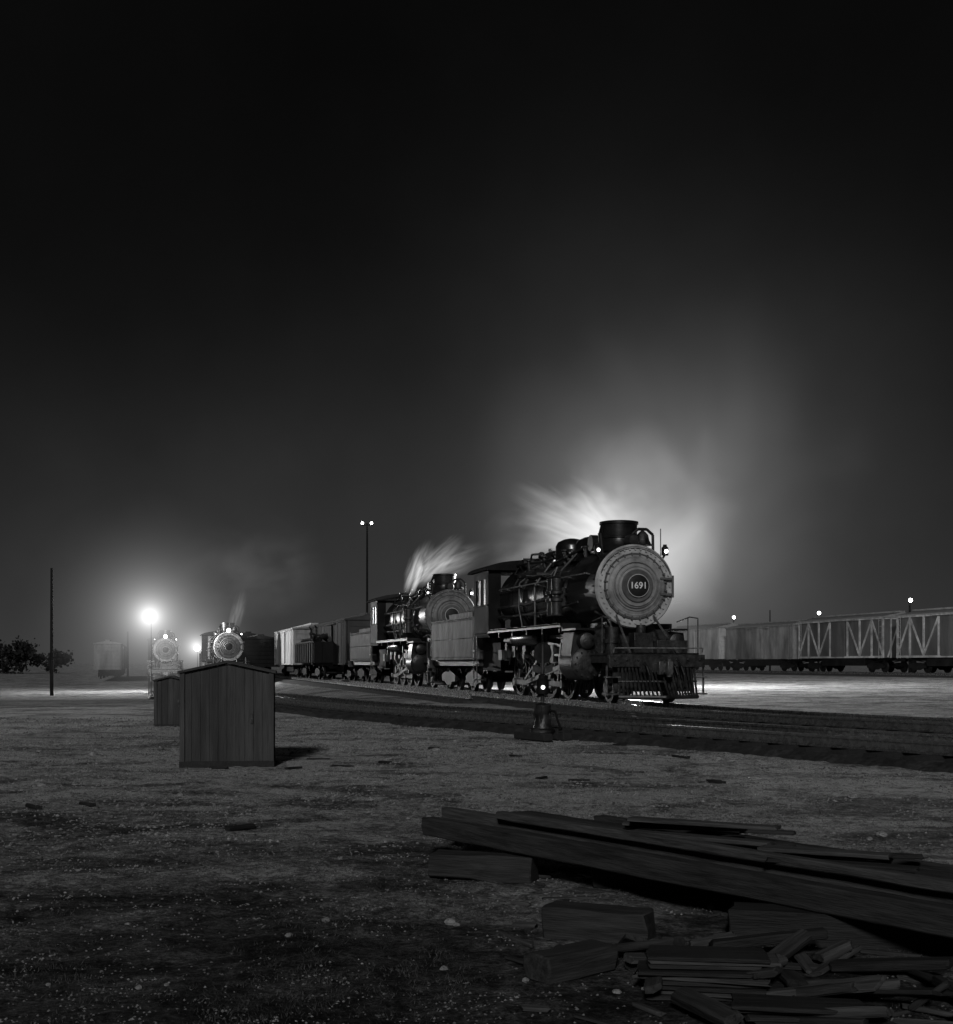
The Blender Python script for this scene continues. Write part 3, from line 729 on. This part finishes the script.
# ------------------------------------------------------------------ switch stand
def switch_stand(loc):
    root = empty('switch_stand', 'tall dark iron switch stand with small lit lantern beside the rails', 'railway switch stand', loc, R(-58))
    for y in (-.2, .2):
        b = MB(); b.box((0, y, .05), (.9, .18, .12)); b.obj('base_tie', TIE, root, bevel=.01)
    b = MB(); b.lathe((0, 0, .11), (0, 0, 1), [(0, .22), (.04, .22), (.07, .16), (.3, .11), (.36, .14), (.46, .14), (.5, .05)], 16)
    for q in range(4):
        a = q * math.pi / 2 + .78; b.box((.15 * math.cos(a), .15 * math.sin(a), .14), (.1, .08, .08)); b.box((.11 * math.cos(a), .11 * math.sin(a), .36), (.05, .05, .4))
    b.obj('stand', GRIME, root)
    b = MB(); b.cyl((0, 0, .55), (0, 0, 1.6), .032, n=10); b.obj('mast', GRIME, root)
    b = MB(); b.tube([(0, 0, .5), (.24, .09, .46), (.32, .13, .2)], .02, 8); b.sph((.32, .13, .18), .04, 8); b.obj('throw_lever', CABM, root)
    b = MB(); b.lathe((0, 0, .74), (0, 0, 1), [(0, .07), (.02, .11), (.24, .11), (.28, .07), (.33, .07), (.36, .03)], 16)
    lan = b.obj('lantern', CABM, root)
    for q in range(4):
        a = q * math.pi / 2 + R(-32); d = Vector((math.cos(a), math.sin(a), 0))
        b = MB(); b.lathe(Vector((0, 0, .87)) + d * .10, d, [(0, .035), (.03, .035), (.045, .02)], 14); b.obj('lantern_lens', LAMPD if q == 0 else LIGHTMETAL, lan)
    b = MB(); b.lathe((-.006, 0, 1.45), (1, 0, 0), [(0, .18), (.012, .18)], 24); b.obj('target_disc', GRIME, root)
    b = MB(); b.prism([(-.2, 1.14), (0, 1.08), (.2, 1.14), (.2, 1.26), (0, 1.2), (-.2, 1.26)], -.006, .006, 'x'); b.obj('target_blade', ROD, root)
    return root
switch_stand((1.12, 21.6, 0.02))

# ------------------------------------------------------------------ lamps & poles
def pole(name, x, y, h, r, label, cat, heads, bulbmat, power, br=.12, grp=None):
    z = g(x, y); root = empty(name, label, cat, (x, y, z), 0, grp)
    b = MB(); b.cyl((0, 0, -.2), (0, 0, h), r, r * .65, n=10); b.obj('pole', POLE, root)
    if heads:
        b = MB()
        if len(heads) > 1: b.box((0, 0, h - .15), (abs(heads[0]) * 2 + .2, .1, .1))
        b.cyl((0, 0, h), (0, 0, h + .1), r)
        b.obj('crossarm', POLE, root)
    for hx in heads:
        b = MB(); b.lathe((hx, -.1, h + .12), (0, -.9, -.25), [(-.1, .06), (0, .1), (.12, br * 1.2)], 16, caps=False); b.obj('lamp_shade', POLE, root)
        b = MB(); b.sph((hx, -.22, h + .08), br, 12); b.obj('bulb', bulbmat, root)
    if power:
        l = bpy.data.lights.new('floodlight_light', 'POINT'); l.energy = power; l.shadow_soft_size = .3
        lo = bpy.data.objects.new('floodlight_light', l); COL.objects.link(lo); lo.parent = root; lo.location = (0, 0, h + .55)
    return root
GL = 'yard lights'
pole('yard_light', -23.2, 91, 5.3, .028, 'bright glaring floodlight on a short pole in the hazy yard', 'yard light', [0], LAMP, 7500, .28, GL)
pole('yard_light', -25.8, 118, 3.4, .05, 'bright low floodlight beside distant engines', 'yard light', [0], LAMPM, 1500, .28, GL)
pole('yard_light', 8.0, 62, 6.0, .10, 'floodlight pole standing behind the numbered locomotive', 'yard light', [0], LAMP, 17000, .25, GL)
pole('light_mast', -13.2, 154, 18.0, .16, 'tall thin light mast with two small lit lamps', 'yard light', [-.55, .55], LAMPM, 0, .15, GL)
pole('utility_pole', -27.3, 82, 8.2, .12, 'tall bare wooden utility pole on flat ground', 'utility pole', [], LAMPS, 0)
pole('utility_pole', -41, 150, 5.8, .14, 'short bare wooden utility pole in far haze', 'utility pole', [], LAMPS, 0)
for (px, Y, h, bm) in ((.2015, 140, 5.9, LAMPM), (.230, 150, 7.2, None), (.268, 128, 5.9, LAMPM), (.3395, 112, 6.4, LAMPM)):
    pole('yard_light' if bm else 'utility_pole', px * Y, Y, h, .12, 'small lit yard lamp showing above the boxcar roofs' if bm else 'wooden pole showing above the boxcar roofs', 'yard light' if bm else 'utility pole', [0] if bm else [], bm or LAMPS, 0, .17, GL if bm else None)

# ------------------------------------------------------------------ trees far off
def tree(x, y, h, seed):
    rnd = random.Random(seed); z = g(x, y)
    root = empty('tree', 'dim leafy tree at the hazy edge of the yard', 'tree', (x, y, z), 0, 'trees at the yard edge')
    b = MB(); b.cyl((0, 0, -.2), (0, 0, h * .5), .25, .13, n=8)
    tips = []
    for i in range(9):
        a = rnd.uniform(0, 6.28); e = Vector((math.cos(a) * h * .6, math.sin(a) * h * .6, h * rnd.uniform(.2, .8)))
        b.cyl((0, 0, h * rnd.uniform(.15, .4)), e, .09, .03, n=5); tips.append(e)
    b.obj('trunk', BARK, root)
    b = MB()
    for e in tips + [Vector((0, 0, h * .7))]:
        for k in range(130):
            d = Vector((rnd.gauss(0, 1), rnd.gauss(0, 1), rnd.gauss(0, .8))) * h * .14
            c = e + d; s = rnd.uniform(.15, .4)
            ax = Vector((rnd.gauss(0, 1), rnd.gauss(0, 1), rnd.gauss(0, 1))).normalized(); o1 = ax.orthogonal().normalized() * s; o2 = ax.cross(o1)
            b.add([c + o1, c + o2, c - o1, c - o2], [(0, 1, 2, 3)])
    b.obj('crown', LEAF, root, smooth=False, recalc=False)
tree(-92, 250, 6.0, 1); tree(-97, 262, 6.8, 2); tree(-86, 258, 4.6, 3)

# ------------------------------------------------------------------ timber pile
GT = 'discarded timbers in a heap'
def timber(p0, p1, w, h, z, mat=WOODD, label='long dark squared timber lying across the heap', name='timber', z2=None, roll=0.0, am=None):
    """p0,p1 on the ground plan, z = underside height at p0, z2 at p1"""
    a = Vector((p0[0], p0[1], z + h / 2)); c = Vector((p1[0], p1[1], (z if z2 is None else z2) + h / 2))
    L = (c - a).length; b = MB(); n = max(5, int(L / .12)); sd = random.random() * 50
    vs = []; fs = []
    am = min(.006, h * .1) if am is None else am
    for i in range(n + 1):
        x = L * i / n - L / 2
        for (sy, sz) in ((-1, -1), (0, -1), (1, -1), (1, 0), (1, 1), (0, 1), (-1, 1), (-1, 0)):
            j = am * noise.noise(Vector((x * 2.5 + sd, sy * 3, sz * 3))) + am * .6 * noise.noise(Vector((x * 9 + sd, sy * 3, sz * 3)))
            k = am * noise.noise(Vector((x * 2.5 + sd, sy * 7, sz * 9 + 5))) + am * .6 * noise.noise(Vector((x * 9 + sd, sy * 7, sz * 9 + 5)))
            ex = random.uniform(-.012, .012) if i in (0, n) else 0
            vs.append((x + ex, sy * w / 2 + j, sz * h / 2 + k))
    for i in range(n):
        for k in range(8):
            j = (k + 1) % 8; fs.append((i * 8 + k, i * 8 + j, (i + 1) * 8 + j, (i + 1) * 8 + k))
    fs.append(tuple(range(8))[::-1]); fs.append(tuple(n * 8 + k for k in range(8)))
    b.add(vs, fs)
    o = b.obj(name, mat, smooth=True)
    bv = o.modifiers.new('bevel', 'BEVEL'); bv.width = min(.007, h * .15); bv.segments = 1; bv.limit_method = 'ANGLE'; bv.angle_limit = R(50)
    d = (c - a).normalized(); rot = d.to_track_quat('X', 'Z').to_matrix().to_4x4() @ Matrix.Rotation(roll, 4, 'X')
    o.matrix_world = Matrix.Translation((a + c) / 2) @ rot
    o['label'] = label; o['category'] = 'timber'; o['group'] = GT
    return o
SL = 'short thick railway sleeper lying under the long timbers'
timber((-.26, 7.8), (.35, 7.6), .18, .15, 0, WOODM, SL, 'sleeper', am=.014)
timber((.7, 7.45), (1.5, 7.1), .2, .16, 0, WOODD, SL, 'sleeper')
timber((.34, 6.1), (.80, 5.9), .18, .15, 0, WOODM, SL, 'sleeper', am=.014)
timber((1.2, 6.0), (2.2, 5.7), .2, .16, 0, WOODD, SL, 'sleeper')
timber((.24, 5.2), (.55, 5.45), .15, .11, 0, WOODM, 'stubby sleeper end lying on the weeds', 'sleeper', am=.014)
DR = Vector((.59, -.807)); NR = Vector((.807, .59)); S0 = Vector((-.32, 8.45))
for off, st, ln, w_, h_, z_, mt, tw in ((0, 0, 5.4, .10, .12, .165, WOODM, 0), (.15, .1, 5.2, .08, .09, .165, WOODD, .002), (.30, -.22, 5.4, .10, .14, .165, WOODL, .004), (.47, .15, 5.2, .08, .10, .165, WOODD, -.003), (.64, .1, 5.1, .09, .12, .165, WOODM, .003), (.82, .0, 4.9, .10, .10, .165, WOODD, .004), (1.02, .55, 4.4, .09, .11, .165, WOODM, -.004), (.22, .5, 4.8, .07, .05, .30, WOODL, .004)):
    d_ = Vector((DR.x * math.cos(tw) - DR.y * math.sin(tw), DR.x * math.sin(tw) + DR.y * math.cos(tw)))
    a_ = S0 + NR * off + DR * st; c_ = a_ + d_ * ln
    timber(a_, c_, w_, h_, z_, mt)
BL = 'rough flat board lying loose on the heap'
for i in range(6):
    timber((1.0 + random.uniform(-.12, .12), 7.85 - i * .1), (1.75 + random.uniform(-.3, .15), 7.5 - i * .13), random.uniform(.09, .15), .022, .29 + .026 * (i % 4), (WOODM, WOODL)[i % 2], BL, 'board', roll=random.uniform(-.08, .08))
for i in range(5):
    timber((1.55 + random.uniform(-.12, .12), 6.8 - i * .11), (2.15 + random.uniform(-.2, .2), 6.55 - i * .13), random.uniform(.08, .14), .02, .29 + .024 * (i % 3), (WOODM, WOODD, WOODL)[i % 3], BL, 'board', roll=random.uniform(-.08, .08))
ST = 'thin board in a low stack of short boards'
for i in range(9):
    a = random.uniform(-.04, .04)
    timber((.66 + a, 5.05 + random.uniform(-.04, .04)), (1.12 + a + random.uniform(-.05, .05), 4.98 + random.uniform(-.04, .04)), random.uniform(.16, .26), .015, .0 + .019 * i, (WOODM, WOODL, WOODD)[i % 3], ST, 'board', roll=random.uniform(-.03, .03))
for i in range(6):
    a = random.uniform(-.05, .05)
    timber((.94 + a, 4.52 + random.uniform(-.04, .04)), (1.36 + a + random.uniform(-.06, .06), 4.46 + random.uniform(-.05, .05)), random.uniform(.12, .22), .015, .0 + .019 * i, (WOODM, WOODL, WOODD)[i % 3], ST, 'board', roll=random.uniform(-.03, .03))
for i in range(40):
    x = random.uniform(.6, 1.8); y = random.uniform(4.35, 5.7)
    a = random.gauss(-.35, .7); L = random.uniform(.12, .5)
    timber((x, y), (x + L * math.cos(a), y + L * math.sin(a)), random.uniform(.03, .11), random.uniform(.012, .045), random.uniform(.0, .07), (WOODM, WOODL, WOODD)[i % 3], 'broken thin board in the cluttered heap', 'board', z2=random.uniform(0, .12), roll=random.uniform(-.4, .4), am=.006)
timber((.25, 4.43), (.86, 4.36), .07, .03, 0, WOODM, 'short plank lying flat on the weeds', 'board')
timber((1.5, 3.95), (2.3, 3.85), .12, .07, 0, WOODD, SL, 'sleeper')
timber((-3.05, 6.9), (-2.75, 6.85), .1, .04, 0, WOODD, 'small dark wood scrap lying on the weeds', 'board')
SC = 'splintered wood scrap lying beside the heap'
for i in range(60):
    x = random.uniform(.1, 2.2); y = random.uniform(4.2, 8.6)
    if x > y * .37: continue
    a = random.uniform(-1.2, .6); L = random.uniform(.06, .32)
    timber((x, y), (x + L * math.cos(a), y + L * math.sin(a)), random.uniform(.015, .05), random.uniform(.01, .02), gh(x, y), (WOODM, WOODL)[i % 2], SC, 'wood_scrap', roll=random.uniform(-.3, .3))
for i in range(20):
    x = random.uniform(-5, 3.5); y = random.uniform(9, 20)
    a = random.uniform(-1.2, 1.2); L = random.uniform(.12, .35)
    timber((x, y), (x + L * math.cos(a), y + L * math.sin(a)), random.uniform(.03, .08), random.uniform(.02, .04), gh(x, y), WOODD, 'dark wood scrap lying on pale gravel', 'wood_scrap', roll=random.uniform(-.2, .2))

def stone(x, y, s, seed):
    rnd = random.Random(seed); b = MB(); b.sph((0, 0, 0), s, 9, (1, .75, .5))
    b.v = [tuple(Vector(p) * (1 + rnd.uniform(-.14, .14))) for p in b.v]
    o = b.obj('stone', STONE, smooth=False); o.location = (x, y, gh(x, y) + s * .2); o.rotation_euler = (0, 0, rnd.uniform(0, 6))
    o['label'] = 'pale stone lying on dark weedy ground'; o['category'] = 'stone'; o['group'] = 'loose stones on the ground'
ST0 = [(-.13, 6.35, .035), (-.1, 6.3, .02), (-1.75, 6.4, .02), (.55, 5.0, .02), (-1.35, 5.1, .02), (-1.25, 5.15, .015), (3.05, 9.6, .05), (1.35, 4.2, .03), (1.72, 4.35, .03), (-2.6, 5.6, .02), (-.9, 8.4, .025), (.2, 5.2, .02), (-2.3, 9.5, .025), (2.2, 11, .035), (.9, 10.2, .03), (-1, 12, .04), (1.6, 14, .05), (-.4, 10.8, .04), (-2.9, 12.5, .05), (3.6, 12.2, .06), (-4.6, 13.5, .05), (-5.4, 18, .08), (-.6, 19, .07)]
rs = random.Random(5)
for k in range(45):
    y = rs.uniform(5, 21); ST0.append((rs.uniform(-.37, .37) * y, y, rs.uniform(.008, .018) * (1 + y * .1)))
for i, (x, y, s) in enumerate(ST0): stone(x, y, s, i)

def scatter_pebbles(n):
    V = []; F = []
    for i in range(n):
        y = 3.2 + 27 * random.random() ** 1.1; x = random.uniform(-.45, .48) * y
        if noise.noise(Vector((x * .6, y * .6, 3))) + .5 * noise.noise(Vector((x * 2.6, y * 2.6, 8))) < random.uniform(-.5, .45): continue
        if abs((x - 6.5) * .86 + (y - 16.6) * .51) < 1.7: continue
        s = random.choice((.002, .003, .003, .004, .006)) * (1 + y * .14); z = gh(x, y)
        if y < 9 and s > .009: continue
        o = len(V); r = lambda: s * random.uniform(.6, 1.4)
        V += [(x + r(), y, z), (x, y + r(), z), (x - r(), y, z), (x, y - r(), z), (x, y, z + r() * .8), (x, y, z - s)]
        F += [(o, o + 1, o + 4), (o + 1, o + 2, o + 4), (o + 2, o + 3, o + 4), (o + 3, o, o + 4), (o + 1, o, o + 5), (o + 2, o + 1, o + 5), (o + 3, o + 2, o + 5), (o, o + 3, o + 5)]
    b = MB(); b.v = V; b.f = F; o = b.obj('gravel', PEBM, smooth=False, recalc=False); o['kind'] = 'stuff'
    o['label'] = 'loose pale gravel scattered on dark ground'; o['category'] = 'gravel'
scatter_pebbles(120000)
def scatter_grass(n):
    V = []; F = []
    k = 0
    while k < n:
        y = 3.2 + 8 * random.random() ** 1.4; x = random.uniform(-.45, .48) * y
        d = noise.noise(Vector((x * .9, y * .9, 11))) + .5 * noise.noise(Vector((x * 3, y * 3, 2)))
        if d < random.uniform(0, .4): k += 1; continue
        for j in range(random.randint(2, 6)):
            xx = x + random.gauss(0, .02); yy = y + random.gauss(0, .02); z = gh(xx, yy)
            h = random.uniform(.006, .02); a = random.uniform(0, 6.28); w = .0014 + .0004 * y * .3
            dx, dy = math.cos(a) * w, math.sin(a) * w; lx, ly = random.gauss(0, h), random.gauss(0, h)
            o = len(V); V += [(xx - dx, yy - dy, z - .005), (xx + dx, yy + dy, z - .005), (xx + lx, yy + ly, z + h)]; F.append((o, o + 1, o + 2)); k += 1
    b = MB(); b.v = V; b.f = F; o = b.obj('dry_grass', GRASSM, smooth=False, recalc=False); o['kind'] = 'stuff'
    o['label'] = 'sparse dry grass and weeds on cinder ground'; o['category'] = 'grass'
scatter_grass(50000)

# ------------------------------------------------------------------ steam & lamp haze (mist volumes whose own emission stands in for lamplight)
def mist(name, loc, rad, rot, k, p=1.5, nscale=1.5, nst=(1, 1, 1), nlo=.35, nhi=.65, amt=1.0, label='', core=0, step=1.6, warp=0.0, seed=0.0, lift=0.0, along=0.0, dist=.5):
    m = bpy.data.materials.new(name + '_mist'); m.use_nodes = True; nt = m.node_tree; N = nt.nodes; L = nt.links; N.clear()
    out = N.new('ShaderNodeOutputMaterial'); em = N.new('ShaderNodeEmission'); L.new(em.outputs[0], out.inputs['Volume'])
    tc = N.new('ShaderNodeTexCoord'); ln = N.new('ShaderNodeVectorMath'); ln.operation = 'LENGTH'; L.new(tc.outputs['Object'], ln.inputs[0])
    def mth(op, a, b=None):
        q = N.new('ShaderNodeMath'); q.operation = op
        for i, s in enumerate((a, b)):
            if s is None: continue
            if isinstance(s, (int, float)): q.inputs[i].default_value = s
            else: L.new(s, q.inputs[i])
        return q.outputs[0]
    r = ln.outputs['Value']
    nf = None
    if amt > 0:
        mp = N.new('ShaderNodeMapping'); mp.inputs['Scale'].default_value = nst; mp.inputs['Location'].default_value = (seed, seed * .7, 0); L.new(tc.outputs['Object'], mp.inputs['Vector'])
        n = N.new('ShaderNodeTexNoise'); n.inputs['Scale'].default_value = nscale; n.inputs['Detail'].default_value = 3; n.inputs['Distortion'].default_value = dist
        L.new(mp.outputs['Vector'], n.inputs['Vector']); nf = n.outputs['Fac']
    if warp: r = mth('ADD', r, mth('MULTIPLY', mth('SUBTRACT', nf, .62), -warp))
    if core:   # falls as 1/r^2 like light scattered by haze round a lamp
        f = mth('DIVIDE', 1.0, mth('ADD', mth('MULTIPLY', mth('MULTIPLY', r, r), core), 1.0))
        f = mth('MULTIPLY', f, mth('MAXIMUM', mth('SUBTRACT', 1.0, r), 0.0))
    else:
        f = mth('POWER', mth('MAXIMUM', mth('SUBTRACT', 1.0, mth('MULTIPLY', r, r)), 0.0), p)
        sp = N.new('ShaderNodeSeparateXYZ'); L.new(tc.outputs['Object'], sp.inputs[0])
        if lift: f = mth('MULTIPLY', f, mth('EXPONENT', mth('MULTIPLY', sp.outputs['Z'], -lift)))   # glow painted stronger toward the bottom
        if along: f = mth('MULTIPLY', f, mth('EXPONENT', mth('MULTIPLY', sp.outputs['X'], -along)))  # glow painted stronger at the jet's source
    if nf is not None:
        mr = N.new('ShaderNodeMapRange'); mr.inputs['From Min'].default_value = nlo; mr.inputs['From Max'].default_value = nhi
        mr.inputs['To Min'].default_value = 1 - amt; mr.inputs['To Max'].default_value = 1; L.new(nf, mr.inputs['Value'])
        f = mth('MULTIPLY', f, mr.outputs['Result'])
    L.new(mth('MULTIPLY', f, float(k)), em.inputs['Strength'])
    try: m.cycles.volume_step_rate = step
    except Exception: pass
    b = MB(); b.sph((0, 0, 0), 1.0, 24); o = b.obj(name, m)
    o.location = loc; o.scale = rad
    if isinstance(rot, tuple): o.rotation_euler = rot
    else: o.rotation_euler = rot.to_euler()
    o['kind'] = 'stuff'; o['label'] = label; o['category'] = 'steam'
    return o
def plume(p0, p1, r, k, label, seed, along=1.0, st=3.0, amt=.95):
    p0 = Vector(p0); p1 = Vector(p1); d = p1 - p0
    return mist('glowing_steam_plume', (p0 + p1) / 2, (d.length / 2 * 1.2, r, r), d.to_track_quat('X', 'Z'), k, 1.3, 1.5, (.7, .8, st * .5), .36, .62, amt, label, seed=seed, along=along, step=.8, dist=1.1, warp=.45)
mist('glowing_steam_cloud', (8.0, 52, 8.8), (9.5, 6, 10.5), (0, R(14), 0), .021, 1.8, 1.1, (1, 1, 1), .3, .68, .55, 'broad glowing steam cloud rising behind the numbered locomotive', warp=1.0, lift=.9)
mist('glowing_steam_cloud', (6.0, 45, 6.1), (4.3, 3, 4.4), (0, R(10), 0), .16, 1.6, 1.4, (1, 1, 1), .30, .62, .6, 'dense bright steam drifting over the locomotive boiler', warp=.95, seed=3, lift=1.0)
mist('glowing_steam_cloud', (3.3, 42, 5.5), (3.3, 1.7, 1.9), (0, R(-6), 0), .17, 1.5, 1.9, (1, 1, 1.5), .34, .60, .8, 'soft low steam hugging the boiler top', warp=.7, seed=13, lift=.6)
LP = 'feathery white steam drifting back off the boiler top'
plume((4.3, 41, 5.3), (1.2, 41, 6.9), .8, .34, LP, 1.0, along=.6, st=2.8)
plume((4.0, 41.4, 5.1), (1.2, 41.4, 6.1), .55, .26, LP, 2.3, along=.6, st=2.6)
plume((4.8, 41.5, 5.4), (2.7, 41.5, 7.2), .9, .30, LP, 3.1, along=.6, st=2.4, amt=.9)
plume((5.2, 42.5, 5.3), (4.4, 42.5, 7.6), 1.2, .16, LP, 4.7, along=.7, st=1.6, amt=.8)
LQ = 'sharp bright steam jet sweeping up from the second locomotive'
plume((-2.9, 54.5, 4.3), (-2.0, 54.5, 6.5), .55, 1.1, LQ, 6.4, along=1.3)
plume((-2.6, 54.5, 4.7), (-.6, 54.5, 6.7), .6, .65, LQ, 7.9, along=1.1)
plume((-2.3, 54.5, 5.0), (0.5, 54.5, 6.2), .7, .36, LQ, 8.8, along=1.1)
mist('glowing_steam_plume', (-16.5, 95, 8.0), (7, 4, 4.5), (0, R(-10), 0), .010, 1.5, 2.2, (1, 1, 1), .42, .62, .9, 'faint steam haze above distant engines', seed=8, warp=.6)
plume((-17.9, 93, 3.2), (-17.0, 93, 6.6), .6, .24, 'thin steam wisp above a distant locomotive', 9.5)
mist('lamp_haze', (-23.2, 90.6, 4.6), (9, 9, 9), (0, 0, 0), 1.15, core=330, amt=0, label='glowing haze around the bright floodlight', step=.5)
mist('lamp_haze', (-25.8, 117.6, 2.8), (6, 6, 6), (0, 0, 0), .9, core=180, amt=0, label='glowing haze around the low floodlight', step=.5)

# ------------------------------------------------------------------ world: night sky with yard glow on the horizon
w = bpy.data.worlds.new('World'); scene.world = w; w.use_nodes = True
nt = w.node_tree; N = nt.nodes; L = nt.links; bg = N['Background']
tc = N.new('ShaderNodeTexCoord')
def mth(op, a, b=None):
    q = N.new('ShaderNodeMath'); q.operation = op
    for i, s in enumerate((a, b)):
        if s is None: continue
        if isinstance(s, (int, float)): q.inputs[i].default_value = s
        else: L.new(s, q.inputs[i])
    return q.outputs[0]
sep = N.new('ShaderNodeSeparateXYZ'); L.new(tc.outputs['Generated'], sep.inputs[0])
z = mth('MAXIMUM', sep.outputs['Z'], 0.0)
hor = mth('MULTIPLY', mth('EXPONENT', mth('MULTIPLY', z, -8.0)), .021)
def lobe(px, py, k, amp):
    d = Vector(((px - 476.5) / 1276, 1, (663 - py) / 1276)).normalized()
    dp = N.new('ShaderNodeVectorMath'); dp.operation = 'DOT_PRODUCT'; L.new(tc.outputs['Generated'], dp.inputs[0]); dp.inputs[1].default_value = d
    return mth('MULTIPLY', mth('EXPONENT', mth('MULTIPLY', mth('SUBTRACT', dp.outputs['Value'], 1.0), k)), amp)
tot = mth('ADD', hor, .0022)
tot = mth('ADD', tot, lobe(650, 540, 75, .05))
tot = mth('ADD', tot, lobe(180, 640, 95, .036))
nz = N.new('ShaderNodeTexNoise'); nz.inputs['Scale'].default_value = 4.5; nz.inputs['Detail'].default_value = 4
L.new(tc.outputs['Generated'], nz.inputs['Vector'])
mr = N.new('ShaderNodeMapRange'); mr.inputs['To Min'].default_value = .4; mr.inputs['To Max'].default_value = 1.6; L.new(nz.outputs['Fac'], mr.inputs['Value'])
tot = mth('MULTIPLY', tot, mr.outputs['Result'])
L.new(tot, bg.inputs['Strength']); bg.inputs['Color'].default_value = (1, 1, 1, 1)

# added low key light for the unseen yard lamp outside the frame (neutral: the photograph is black and white)
s = bpy.data.lights.new('unseen_key_light', 'SUN'); s.energy = 1.2; s.angle = R(7)
so = bpy.data.objects.new('unseen_key_light', s); COL.objects.link(so)
el = R(26); hd = Vector((-.12, -.99, 0)).normalized()
dirv = -(hd * math.cos(el) + Vector((0, 0, math.sin(el))))
so.rotation_euler = dirv.to_track_quat('-Z', 'Y').to_euler(); so.location = (-10, -20, 20)

# camera
cam = bpy.data.cameras.new('camera'); co = bpy.data.objects.new('camera', cam); COL.objects.link(co)
co.location = (0, 0, 1.3); co.rotation_euler = (R(90), 0, 0)
cam.sensor_fit = 'VERTICAL'; cam.sensor_height = 24; cam.lens = 24 * 1276 / 1024; cam.shift_y = 151 / 1024
cam.clip_end = 6000; cam.clip_start = .1
scene.camera = co
scene.view_settings.view_transform = 'Standard'; scene.view_settings.look = 'None'; scene.view_settings.exposure = 0
